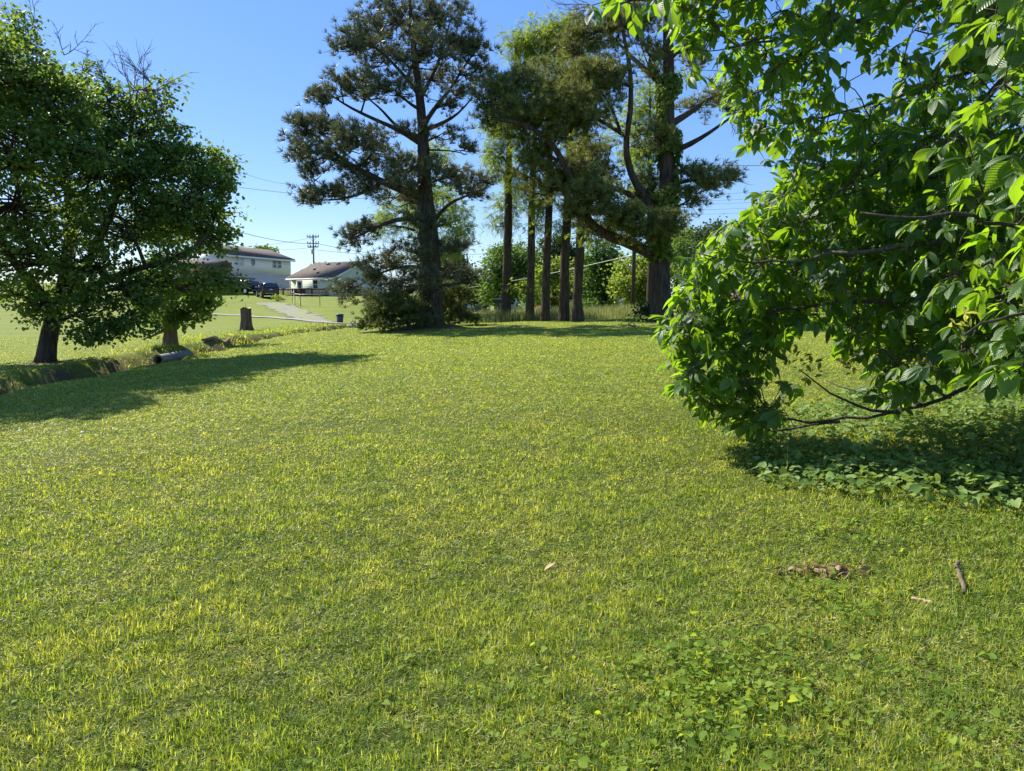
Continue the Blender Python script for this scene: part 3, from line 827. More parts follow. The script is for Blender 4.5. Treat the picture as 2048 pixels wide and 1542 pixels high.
class Tree:
    def __init__(self, name, label, cat, base, leafmat, barkmat, style, seed, group=None, crown='crown'):
        self.base = np.array(base, float)
        self.rng = np.random.default_rng(seed)
        self.wood = Geo(); self.leaf = Geo(); self.deads = []
        self.skel_p = []; self.skel_r = []
        self.name, self.label, self.cat, self.group = name, label, cat, group
        self.lm, self.bm, self.style = leafmat, barkmat, style
        self.crown = crown

    def limb(self, pts, rad, sides=8, rough=0.03, skel=True):
        pts = np.asarray(pts, float)
        rad = np.asarray(rad, float)
        # refine the polyline
        seg = np.r_[0, np.cumsum(np.linalg.norm(np.diff(pts, axis=0), axis=1))]
        n = max(len(pts), int(seg[-1] / 0.45) + 2)
        s = np.linspace(0, seg[-1], n)
        pp = np.stack([np.interp(s, seg, pts[:, k]) for k in range(3)], 1)
        ker = np.array([1, 2, 1]) / 4
        for _ in range(2):
            q = pp.copy(); q[1:-1] = pp[:-2] * ker[0] + pp[1:-1] * ker[1] + pp[2:] * ker[2]; pp = q
        rr = np.interp(s, seg, np.interp(np.linspace(0, 1, len(pts)), np.linspace(0, 1, len(rad)), rad))
        self.wood.tube(pp, rr, sides, rough=rough, rng=self.rng)
        if skel:
            self.skel_p.append(pp); self.skel_r.append(rr)

    def trunk_px(self, pts, rad, flare=1.35, sides=12):
        pts = [P(*p) for p in pts]
        pts = [self.base - np.array([0, 0, .25])] + pts
        rad = list(rad); rad = [rad[0] * flare] + rad
        self.limb(pts, rad, sides, 0.035)

    def attach(self, c):
        p = np.concatenate(self.skel_p); r = np.concatenate(self.skel_r)
        d = np.linalg.norm(p - c, axis=1)
        cost = d + 1.6 * np.maximum(0, p[:, 2] - c[2] + 0.25 * np.hypot(p[:, 0] - c[0], p[:, 1] - c[1])) - r * .5
        k = int(np.argmin(cost))
        return p[k], r[k]

    def lobe(self, px, py, rx, ry, D, n, leafn=34, rz=None, cr=.34, ls=.11, limb=True, depth=1.0, hollow=.45, mi=0):
        """clump of foliage: rx, ry in photo pixels, D metres ahead"""
        rng = self.rng
        C = P(px, py, D); s = D / F
        R = np.array([rx * s, max(rx, ry) * s * depth, ry * s])
        a, ra = self.attach(C)
        if limb:
            pts = curve(a, C, rng, sag=.06 if self.style != 'pine' else -.05, wig=.05)
            L = np.linalg.norm(C - a)
            r0 = min(ra * .75, .03 + .02 * L + .012 * R.max())
            self.limb(pts, [r0, r0 * .45], 6)
        else:
            pts = np.array([C, C])
        # cluster centres
        u = rdir(n, rng) * (hollow + (1 - hollow) * rng.random(n) ** .6)[:, None]
        cc = C + u * R
        gz = H(cc[:, 0], cc[:, 1])
        cc = cc[cc[:, 2] > gz + .25]
        n = len(cc)
        if n == 0:
            return
        tw = []
        for c in cc:
            k = rng.integers(len(pts) // 2, len(pts))
            q = pts[k]
            m = (q + c) / 2 + rng.normal(0, .06, 3) + np.array([0, 0, -.08 if self.style != 'pine' else -.12]) * np.linalg.norm(c - q)
            self.wood.tube(np.array([q, m, c]), np.array([.035, .022, .010]) * (.6 + .25 * np.linalg.norm(c - q)), 4, cap=False)
        self.foliage(cc, C, leafn, cr, ls, mi)

    def foliage(self, cc, C, leafn, cr, ls, mi=0):
        rng = self.rng
        n = len(cc)
        if self.style in ('maple', 'far'):
            N = n * leafn
            off = rng.normal(0, 1, (N, 3)) * np.array([1, 1, .62]) * cr * (0.6 + .8 * np.repeat(rng.random(n), leafn))[:, None] * .62
            pos = np.repeat(cc, leafn, 0) + off
            out = norm(off + (pos - C) * .15)
            Y = norm(out + rng.normal(0, .6, (N, 3)) + np.array([0, 0, -.45]))
            up = norm(rng.normal(0, .55, (N, 3)) + np.array([0, 0, 1.0]))
            s = ls * (0.7 + .6 * rng.random(N))
            if self.style == 'maple':
                inst(self.leaf, maple, maple_f, pos, Y, up, s, mi)
            else:
                inst(self.leaf, kite, kite_f, pos, Y, up, s, mi)
        elif self.style == 'pine':
            N = n * leafn
            off = rng.normal(0, 1, (N, 3)) * np.array([1, 1, .55]) * cr * .7
            pos = np.repeat(cc, leafn, 0) + off
            out = norm((pos - self.skel_p[0][len(self.skel_p[0]) // 2]) * np.array([1, 1, .25]))
            Y = norm(out * .8 + rng.normal(0, .4, (N, 3)) + np.array([0, 0, .75]))
            inst(self.leaf, TUFT, TUFT_F, pos, Y, rdir(N, rng), ls * (0.75 + .5 * rng.random(N)), mi)
            # twigs carrying the tufts
            for k in range(0, N, 2):
                c = cc[k // leafn]
                self.wood.tube(np.array([c, (c + pos[k]) / 2 - [0, 0, .04], pos[k]]), [.014, .011, .007], 3, cap=False)
        elif self.style == 'locust':
            N = n * leafn
            off = rng.normal(0, 1, (N, 3)) * np.array([1, 1, .75]) * cr * .6
            pos = np.repeat(cc, leafn, 0) + off
            Y = norm(norm(off) * .9 + rng.normal(0, .5, (N, 3)) + np.array([0, 0, -.35]))
            up = norm(rng.normal(0, .5, (N, 3)) + np.array([0, 0, 1.0]))
            inst(self.leaf, LOC, LOC_F, pos, Y, up, ls * (0.75 + .5 * rng.random(N)), mi)
        elif self.style == 'juniper':
            N = n * leafn
            off = rng.normal(0, 1, (N, 3)) * np.array([1, 1, .55]) * cr * .7
            pos = np.repeat(cc, leafn, 0) + off
            pos[:, 2] = np.maximum(pos[:, 2], H(pos[:, 0], pos[:, 1]) + .03)
            out = norm((pos - self.base) * np.array([1, 1, .3]))
            Y = norm(out + rng.normal(0, .35, (N, 3)) + np.array([0, 0, .35]))
            inst(self.leaf, JUN, JUN_F, pos, Y, rdir(N, rng), ls * (0.7 + .6 * rng.random(N)), mi)

    def twigs(self, px, py, D, L, n=5, spread=.7, up=(0, 0, 1)):
        """bare dead twigs"""
        rng = self.rng
        p = P(px, py, D)

        def grow(p, d, L, r, lev):
            k = 5
            pts = [p]
            dd = d.copy()
            for _ in range(k):
                dd = norm(dd + rng.normal(0, .10, 3))
                pts.append(pts[-1] + dd * L / k)
            self.dead.tube(np.array(pts), np.linspace(r, r * .45, k + 1), 4, cap=False)
            if lev > 0:
                for q in range(1, k + 1):
                    for _ in range(1):
                        grow(pts[q], norm(dd + rng.normal(0, .42, 3)), L * rng.uniform(.3, .6), r * .6, lev - 1)
        self.dead = Geo(); self.deads.append(self.dead)
        for _ in range(n):
            grow(p, norm(np.array(up, float) + rng.normal(0, spread, 3) * np.array([1, .6, .5])), L * rng.uniform(.7, 1.1), .016, 2)

    def finish(self):
        root = empty(self.name, self.base, self.label, self.cat, self.group)
        if self.wood.v:
            self.wood.build('trunk', self.bm, root, smooth=True, origin=self.base)
        if self.leaf.v:
            self.leaf.build(self.crown, self.lm, root, origin=self.base)
        for dg in self.deads:
            dg.build('dead_branch', M['dead_twig'], root, origin=self.base)
        return root


# --- the big maple on the left
D = G_TREE_A[1]
T = Tree('maple_tree', 'biggest broadleaf tree, thick trunk at the left beside the ditch, bare dead twigs on top', 'tree', G_TREE_A, M['maple'], M['bark'], 'maple', 11)
T.trunk_px([(92, 705, D), (97, 670, D), (106, 640, D), (112, 612, D)], [.27, .25, .235, .25], 1.45, 16)
T.limb([P(108, 622, D), P(85, 590, D), (P(55, 560, D)), P(10, 500, D - .5), P(-40, 400, D - .6), P(-70, 250, D), P(-60, 100, D)], [.17, .15, .13, .10, .06, .03])
T.limb([P(110, 620, D), P(130, 560, D + .2), P(140, 470, D + .4), P(135, 360, D + .3), P(110, 230, D), P(70, 110, D)], [.22, .18, .14, .10, .06, .02])
T.limb([P(112, 618, D), P(160, 560, D), P(200, 480, D - .2), P(240, 380, D), P(262, 270, D), P(275, 180, D + .2)], [.18, .15, .12, .09, .05, .02])
T.limb([P(115, 612, D), P(180, 575, D - .4), P(250, 545, D - .8), P(320, 525, D - 1), P(380, 508, D - 1), P(420, 470, D - .6), P(440, 400, D)], [.14, .12, .10, .08, .06, .04, .02])
T.limb([P(106, 630, D), P(60, 600, D + 1), P(-20, 570, D + 2)], [.10, .06, .03])
for a in [(-90, 120, 120, 110, 0, 46), (10, 130, 90, 90, -.8, 34), (30, 60, 50, 50, 0, 12), (-20, 240, 120, 90, -1.4, 48), (110, 190, 70, 60, 0, 26),
          (150, 240, 70, 60, 1.5, 26), (60, 330, 120, 90, 2, 44), (40, 400, 130, 90, -1.8, 50), (180, 330, 90, 80, -.8, 40), (170, 440, 110, 70, 1.5, 40),
          (235, 240, 70, 60, 0, 22), (300, 180, 50, 40, .3, 10), (295, 270, 55, 50, .5, 22), (290, 350, 60, 60, -.5, 26), (60, 500, 140, 70, -1.6, 44),
          (170, 530, 100, 60, -1.2, 36), (-60, 480, 120, 90, .5, 36), (250, 440, 80, 60, -1, 26), (250, 590, 75, 38, -1.5, 20), (170, 620, 60, 40, -1.4, 18), (270, 650, 45, 28, -1.2, 12),
          (190, 662, 50, 22, -1.6, 12), (20, 580, 70, 22, 0, 12), (300, 560, 60, 50, -1, 20), (350, 520, 50, 30, -1.2, 12), (75, 600, 45, 30, -1, 10), (-150, 300, 130, 150, 1, 36), (110, 580, 70, 45, 1.2, 14), (60, 630, 30, 18, -.6, 4), (-230, 150, 150, 150, -1, 46), (-260, 380, 150, 130, 0, 40), (-160, 60, 120, 90, -2, 30), (-240, -20, 140, 90, -4, 34), (-280, 130, 140, 100, -4.5, 36), (-180, 180, 90, 80, -4, 20), (-120, 90, 150, 110, -3.4, 44), (-260, 60, 130, 110, -6.0, 34), (-350, -80, 150, 120, -4.6, 34), (-240, 190, 110, 90, -6.2, 26), (-420, 120, 150, 120, -5, 34), (-380, 330, 130, 110, -4, 26), (110, 200, 80, 70, -2.4, 26), (30, 150, 90, 80, -3, 28), (150, 290, 90, 60, -2.6, 26), (20, 300, 110, 80, -3.4, 30),
          (350, 330, 60, 45, 0.5, 20), (400, 330, 60, 45, 0, 22), (380, 390, 85, 55, -.8, 32), (425, 420, 50, 60, 0, 22), (440, 350, 32, 35, 0, 10), (400, 460, 70, 45, .6, 22), (330, 420, 60, 50, 1, 20), (440, 480, 35, 30, 0, 8), (300, 420, 60, 60, 0, 20), (150, 160, 55, 45, 0, 18), (215, 200, 45, 40, 0, 14), (255, 330, 50, 60, 0, 16), (330, 300, 50, 40, 0, 14), (350, 250, 30, 25, 0, 5), (430, 560, 45, 28, -.5, 14), (460, 565, 18, 12, -.5, 3)]:
    T.lobe(*a[:4], D + a[4], int(a[5] * 1.5), leafn=31, cr=.27, ls=.10, hollow=.42)
for (x, y, L, n) in [(290, 200, 1.15, 4), (262, 200, 1.2, 3), (220, 180, 1.0, 2), (165, 140, 1.0, 2), (128, 110, .9, 2), (60, 80, 1.1, 2), (330, 240, .8, 2), (305, 170, 1.0, 3), (440, 420, 1.0, 2), (440, 360, .8, 2)]:
    T.twigs(x, y, D, L, n)
T.finish()

# --- smaller maple behind it
B = G(341, 690)
D = B[1]
T = Tree('maple_tree', 'smaller maple with pale trunk between the big maple and the drain pipe', 'tree', B, M['maple'], [M['bark_pale']], 'maple', 12)
T.trunk_px([(340, 668, D), (342, 640, D), (345, 600, D), (348, 560, D)], [.25, .22, .19, .17], 1.4, 14)
T.limb([P(346, 590, D), P(330, 540, D), P(340, 470, D)], [.12, .08, .04])
T.limb([P(346, 600, D), P(380, 570, D), P(400, 540, D)], [.12, .07, .04])
T.limb([P(333, 655, D - .1), P(318, 668, D - .3), P(300, 677, D - .6), P(285, 679, D - .8)], [.06, .05, .035, .02], skel=False)
for a in [(300, 480, 60, 50, 0, 12), (340, 450, 60, 50, 0, 14), (370, 570, 60, 40, -.8, 20), (330, 610, 60, 35, -.5, 14), (390, 620, 45, 22, -1, 7),
          (300, 570, 50, 40, .5, 12), (420, 600, 25, 18, -.5, 4), (340, 640, 45, 16, -.8, 8), (310, 640, 40, 16, -.3, 6)]:
    T.lobe(*a[:4], D + a[4], int(a[5] * 1.3), leafn=38, cr=.30, ls=.13, hollow=.45)
T.finish()

# --- tall grey-green pine
B = np.array([(865 - 1024) / F * 34.0, 34.0, 0]); B[2] = Hs(B[0], B[1])
D = 34.0
T = Tree('pine_tree', 'tallest pine, dark grey-green with open plates of needles, mound of soil at its foot', 'tree', B, M['pine_a'], M['bark_pine'], 'pine', 21)
T.trunk_px([(866, 640, D), (864, 560, D), (856, 450, D), (850, 400, D), (848, 330, D), (845, 250, D), (838, 180, D), (828, 110, D), (822, 40, D), (818, -20, D)],
           [.48, .43, .42, .36, .27, .21, .17, .13, .09, .04], 1.3, 18)
LB = [([(848, 395), (820, 385), (780, 372), (740, 350), (700, 330), (660, 300), (630, 270)], .20), ([(845, 290), (800, 260), (740, 235), (690, 210), (655, 185)], .12),
      ([(845, 275), (800, 262), (760, 215), (720, 185)], .11), ([(850, 245), (870, 215), (900, 180), (930, 130), (960, 90)], .12), ([(845, 262), (890, 245), (920, 225), (945, 195)], .11),
      ([(838, 190), (800, 140), (760, 100), (720, 70)], .10), ([(840, 200), (870, 140), (890, 90), (900, 40)], .10), ([(848, 330), (790, 350), (740, 380), (690, 400), (640, 400)], .12),
      ([(852, 440), (800, 435), (760, 450), (720, 470), (700, 480)], .12), ([(870, 440), (900, 400), (930, 395), (960, 380)], .10), ([(868, 470), (885, 500), (905, 512), (930, 495)], .10),
      ([(848, 300), (880, 300), (910, 302), (935, 310)], .05), ([(860, 540), (820, 530), (770, 540), (720, 570)], .11), ([(864, 560), (830, 580), (790, 600), (740, 610)], .10)]
for pl, r in LB:
    dd = T.rng.uniform(-2.2, 2.2)
    n_ = len(pl)
    T.limb([P(x, y, D + dd * k / (n_ - 1)) for k, (x, y) in enumerate(pl)], [r, r * .75, r * .45, r * .25], 8)
for a in [(790, 40, 80, 45, 0, 34), (860, 30, 80, 50, .5, 36), (730, 60, 45, 45, 0, 20), (700, 90, 35, 35, -.6, 16), (760, 110, 60, 40, 1, 22), (830, 100, 80, 45, -1.2, 30), (910, 80, 60, 50, 0, 26),
          (950, 100, 35, 45, 0, 16), (930, 150, 55, 35, .8, 18), (860, 160, 70, 30, 1, 14), (740, 170, 75, 28, 0, 24), (680, 165, 45, 25, -.5, 14), (790, 180, 60, 30, -1, 14), (635, 185, 20, 26, 0, 9),
          (650, 205, 18, 14, 0, 4), (610, 260, 36, 35, 0, 18), (660, 260, 55, 35, .8, 24), (600, 300, 28, 35, 0, 14), (650, 310, 55, 32, -.6, 20), (710, 270, 55, 40, -1, 22), (760, 290, 50, 40, 1, 18),
          (720, 330, 50, 30, 0, 14), (625, 345, 36, 15, 0, 8), (620, 395, 26, 22, 0, 10), (670, 385, 45, 22, 0, 16), (730, 375, 50, 25, 0, 16), (790, 330, 50, 40, 0, 18), (845, 350, 65, 40, -1.2, 28),
          (900, 350, 50, 35, .5, 18), (800, 390, 55, 25, .8, 14), (940, 385, 45, 22, 0, 12), (970, 360, 22, 16, 0, 6), (935, 298, 25, 12, 0, 6), (880, 270, 50, 25, 0, 10), (905, 200, 35, 35, 0, 10), (800, 255, 30, 14, 0, 5),
          (705, 475, 28, 22, 0, 10), (735, 455, 35, 20, 0, 10), (780, 520, 55, 26, .5, 20), (830, 500, 45, 30, -.8, 14), (740, 545, 35, 22, -.4, 10), (790, 580, 60, 30, 0, 22), (740, 600, 45, 22, 0, 12), (690, 575, 40, 18, .5, 10),
          (850, 560, 60, 35, -1, 22), (915, 495, 30, 25, 0, 9), (905, 540, 45, 20, .5, 12), (945, 555, 25, 12, 0, 4), (850, 440, 40, 40, -.8, 14), (820, 620, 40, 18, -.6, 9)]:
    T.lobe(a[0], a[1], a[2] * .97, a[3] * .84, D + a[4] * 1.5, int(a[5] * .9), leafn=10, cr=.33, ls=.25, hollow=.2, depth=.9)
T.finish()

# --- right-hand pine, olive green, spreading
D = G(1325, 643)[1]; B = G(1325, 643)
T = Tree('pine_tree', 'spreading olive-green pine, fattest trunk of all, long limb reaching left over the bare trunks', 'tree', B, M['pine_b'], M['bark_pine'], 'pine', 22)
T.trunk_px([(1322, 620, D), (1320, 560, D), (1322, 500, D), (1330, 420, D), (1334, 330, D), (1336, 240, D), (1338, 150, D), (1335, 60, D), (1335, -30, D), (1332, -110, D)],
           [.44, .41, .38, .34, .29, .26, .24, .19, .15, .06], 1.4, 20)
LB = [([(1316, 515), (1280, 495), (1235, 478), (1190, 460), (1165, 425), (1140, 350), (1105, 285), (1060, 250), (1000, 238)], .26, -1.5), ([(1315, 440), (1295, 400), (1265, 360), (1248, 300), (1262, 220), (1262, 140), (1245, 60), (1230, -10)], .19, -.5),
      ([(1290, 400), (1250, 385), (1210, 370), (1170, 335), (1130, 290)], .14, .8), ([(1338, 250), (1380, 225), (1420, 195), (1480, 175)], .16, 1), ([(1342, 305), (1390, 285), (1430, 258), (1475, 225)], .13, -1),
      ([(1248, 270), (1200, 240), (1150, 215), (1100, 200)], .09, -.7), ([(1340, 370), (1380, 360), (1420, 355), (1450, 358)], .09, .3), ([(1335, 180), (1280, 130), (1240, 90), (1180, 30)], .12, 1.5),
      ([(1240, 262), (1225, 215), (1200, 180), (1170, 130)], .07, 0), ([(1338, 120), (1380, 80), (1420, 30)], .10, 0)]
for pl, r, dd in LB:
    n_ = len(pl)
    T.limb([P(x, y, D + dd * 1.6 * k / (n_ - 1)) for k, (x, y) in enumerate(pl)], [r, r * .8, r * .5, r * .22], 9)
for a in [(985, 190, 45, 40, 0, 18), (1000, 235, 50, 22, 0, 12), (1030, 170, 50, 40, -.5, 20), (1060, 220, 60, 35, -1, 26), (1090, 160, 50, 45, 0, 20), (1120, 210, 55, 45, -1.2, 26), (1160, 160, 55, 45, -.5, 22), (1150, 100, 45, 45, .5, 14),
          (1190, 60, 50, 50, .5, 16), (1180, 230, 60, 45, -.8, 24), (1230, 160, 40, 60, -.5, 16), (1240, 60, 45, 50, 0, 14), (1280, 30, 45, 40, 0, 14), (1300, 110, 40, 50, 0, 12), (1060, 300, 40, 60, -.6, 12), (1100, 290, 50, 50, -.8, 16),
          (1080, 370, 40, 45, 0, 9), (1130, 350, 55, 55, -.5, 20), (1180, 300, 55, 35, .5, 14), (1190, 380, 60, 45, -1, 24), (1240, 420, 55, 40, -1, 22), (1290, 450, 55, 40, -1, 22), (1340, 455, 50, 35, -.8, 16), (1230, 460, 60, 30, .5, 16), (1160, 430, 45, 35, -.6, 12),
          (1215, 330, 35, 40, .5, 8), (1300, 380, 40, 40, .6, 10), (1310, 270, 40, 40, -.5, 8), (1400, 210, 45, 28, .8, 8), (1440, 185, 35, 25, 1, 8), (1470, 200, 35, 30, 1, 8), (1390, 100, 40, 40, 0, 9), (1390, 345, 45, 20, 0, 12), (1440, 350, 35, 22, .3, 9), (1410, 375, 40, 20, .2, 8), (1380, 400, 25, 30, 0, 6), (1335, 20, 50, 50, 0, 16), (1340, -60, 70, 60, 0, 16)]:
    T.lobe(a[0], a[1], a[2] * 1.0, a[3] * .95, D + a[4] * 1.6, int(a[5] * 1.35), leafn=11, cr=.36, ls=.25, hollow=.2, depth=.9)
T.twigs(1440, 355, D, 1.0, 3, .5, (1, 0, .2)); T.twigs(1455, 240, D - 1, .9, 3, .5, (.6, 0, -.3)); T.twigs(1180, 10, D, 1.2, 3, .6, (-.5, 0, .2))
T.finish()

# ivy climbing the right pine
iv = Geo()
n = 5200
yv = RNG.uniform(150, 520, n); xv = np.interp(yv, [150, 330, 500], [1338, 1335, 1322])
rr = np.interp(yv, [150, 330, 520], [.28, .36, .44])
th = RNG.random(n) * 2 * pi
dens = np.sin(yv * .05) + np.sin(yv * .021 + th) > -.5
zc = np.array([P(a, b_, D) for a, b_ in zip(xv, yv)])
pos = zc + np.stack([np.cos(th), np.sin(th), np.zeros(n)], 1) * (rr + RNG.uniform(0, .25, n) ** 1.0)[:, None]
pos = pos[dens]; th = th[dens]; n = len(pos)
outd = np.stack([np.cos(th), np.sin(th), np.full(n, .1)], 1)
inst(iv, maple, maple_f, pos, norm(np.array([0, 0, -1.0]) + outd * .4 + RNG.normal(0, .4, (n, 3))), norm(outd + RNG.normal(0, .4, (n, 3))), RNG.uniform(.10, .18, n))
tag(iv.build('ivy', M['locust'], origin=B), 'bright green creeper climbing the trunk of the spreading pine', 'ivy')

# --- row of tall thin trunks with feathery leaves
locs = [
    (1012, 641, 40, .235, [(1013, 600), (1014, 520), (1016, 430), (1018, 330), (1022, 230), (1030, 120), (1040, 60)],
     [(985, 265, 30, 25, 8), (1000, 310, 40, 40, 14), (1020, 250, 40, 40, 12), (990, 340, 30, 35, 8), (1015, 400, 38, 45, 14), (1000, 445, 28, 22, 7), (1035, 340, 30, 40, 9), (1030, 90, 30, 30, 9), (1050, 130, 40, 40, 11)],
     'feathery-leaved tree, leftmost of the five tall thin trunks in the row'),
    (1059, 642, 39, .20, [(1059, 600), (1062, 500), (1063, 420), (1066, 330), (1072, 220), (1080, 130), (1088, 60)],
     [(1075, 60, 35, 32, 13), (1055, 95, 30, 25, 8), (1110, 50, 40, 30, 13), (1090, 110, 40, 35, 12), (1060, 300, 40, 45, 12), (1065, 400, 32, 45, 11), (1072, 450, 22, 30, 5), (1050, 575, 26, 14, 5), (1072, 590, 18, 10, 3)],
     'feathery-leaved tree, second from the left in the row of tall thin trunks'),
    (1089, 642, 38, .21, [(1091, 600), (1094, 520), (1097, 440), (1099, 340), (1105, 230), (1115, 130), (1120, 70)],
     [(1120, 100, 40, 40, 12), (1135, 60, 35, 25, 9), (1100, 240, 35, 40, 9), (1098, 350, 35, 45, 11), (1095, 420, 28, 32, 8), (1130, 160, 35, 35, 8)],
     'feathery-leaved tree, middle one in the row of tall thin trunks'),
    (1127, 640, 37, .235, [(1129, 600), (1131, 520), (1131, 440), (1134, 360), (1140, 260), (1150, 160), (1158, 90)],
     [(1150, 130, 40, 40, 10), (1165, 80, 35, 35, 9), (1140, 280, 35, 35, 9), (1135, 360, 35, 45, 9), (1120, 450, 22, 18, 4), (1170, 200, 35, 35, 8)],
     'feathery-leaved tree, fourth from the left in the row, close to the broken stub'),
    (1157, 640, 36, .225, [(1156, 600), (1158, 520), (1160, 440), (1163, 340), (1170, 250), (1180, 160)],
     [(1180, 200, 35, 40, 9), (1175, 300, 35, 35, 9), (1165, 400, 35, 45, 9), (1190, 130, 35, 35, 8), (1180, 465, 26, 18, 5), (1168, 350, 35, 35, 7)],
     'feathery-leaved tree, rightmost in the row of tall thin trunks'),
]
for q, (bx, by, dd, r, tr, lb, lab) in enumerate(locs):
    x0 = (bx - 1024) / F * dd
    B = np.array([x0, dd, Hs(x0, dd)])
    T = Tree('locust_tree', lab, 'tree', B, M['locust'], M['bark'], 'locust', 31 + q, group='row of tall thin trunks in front of the tall grass')
    wj = T.rng.normal(0, 1.6, len(tr))
    T.trunk_px([(x + wj[k], y, dd) for k, (x, y) in enumerate(tr)], [r, r * .92, r * .85, r * .75, r * .5, r * .3, r * .14][:len(tr)], 1.25, 12)
    for a in lb:
        T.lobe(a[0], a[1], a[2], a[3], dd + T.rng.uniform(-1.6, 1.6), a[4], leafn=34, cr=.36, ls=.27, hollow=.3)
    T.finish()
x0 = (1149 - 1024) / F * 36
g = Geo(); zb = Hs(x0, 36)
g.tube([(x0, 36, zb - .2), (x0, 36, zb + .4), (x0 - .04, 36, zb + 1.0)], [.14, .12, .10], 9, rough=.1)
tag(g.build('tree_stub', M['stump'], origin=(x0, 36, zb)), 'short broken dead stub against the rightmost of the tall thin trunks', 'stump')

for (nm, lab, bx, by, dd, mat, lobes, sd) in [
    ('locust_tree', 'bright green feathery tree half hidden behind the tallest pine', 843, 640, 44, 'locust', [(800, 420, 60, 45, 22), (870, 420, 50, 40, 16), (920, 440, 40, 45, 16), (770, 450, 35, 22, 8), (860, 480, 60, 40, 16), (900, 490, 35, 30, 10), (850, 305, 35, 20, 7), (890, 310, 30, 15, 5), (850, 390, 70, 30, 14), (855, 590, 20, 50, 7)], 41),
    ('locust_tree', 'bright green feathery tree half hidden behind the spreading pine trunk', 1300, 630, 42, 'locust', [(1290, 300, 50, 60, 24), (1300, 210, 45, 45, 16), (1280, 380, 50, 45, 16), (1320, 400, 45, 45, 12), (1240, 260, 45, 45, 10), (1320, 150, 40, 40, 10)], 42)]:
    x0 = (bx - 1024) / F * dd
    T = Tree(nm, lab, 'tree', (x0, dd, Hs(x0, dd)), M[mat], M['bark'], 'locust', sd)
    top = min(l[1] for l in lobes)
    T.trunk_px([(bx, 600, dd), (bx + 3, 500, dd), (bx, 420, dd), (bx, top + 20, dd)], [.2, .18, .13, .05])
    for a in lobes:
        T.lobe(a[0], a[1], a[2], a[3], dd + T.rng.uniform(-1.5, 1.5), a[4], leafn=36, cr=.42, ls=.30, hollow=.3)
    T.finish()

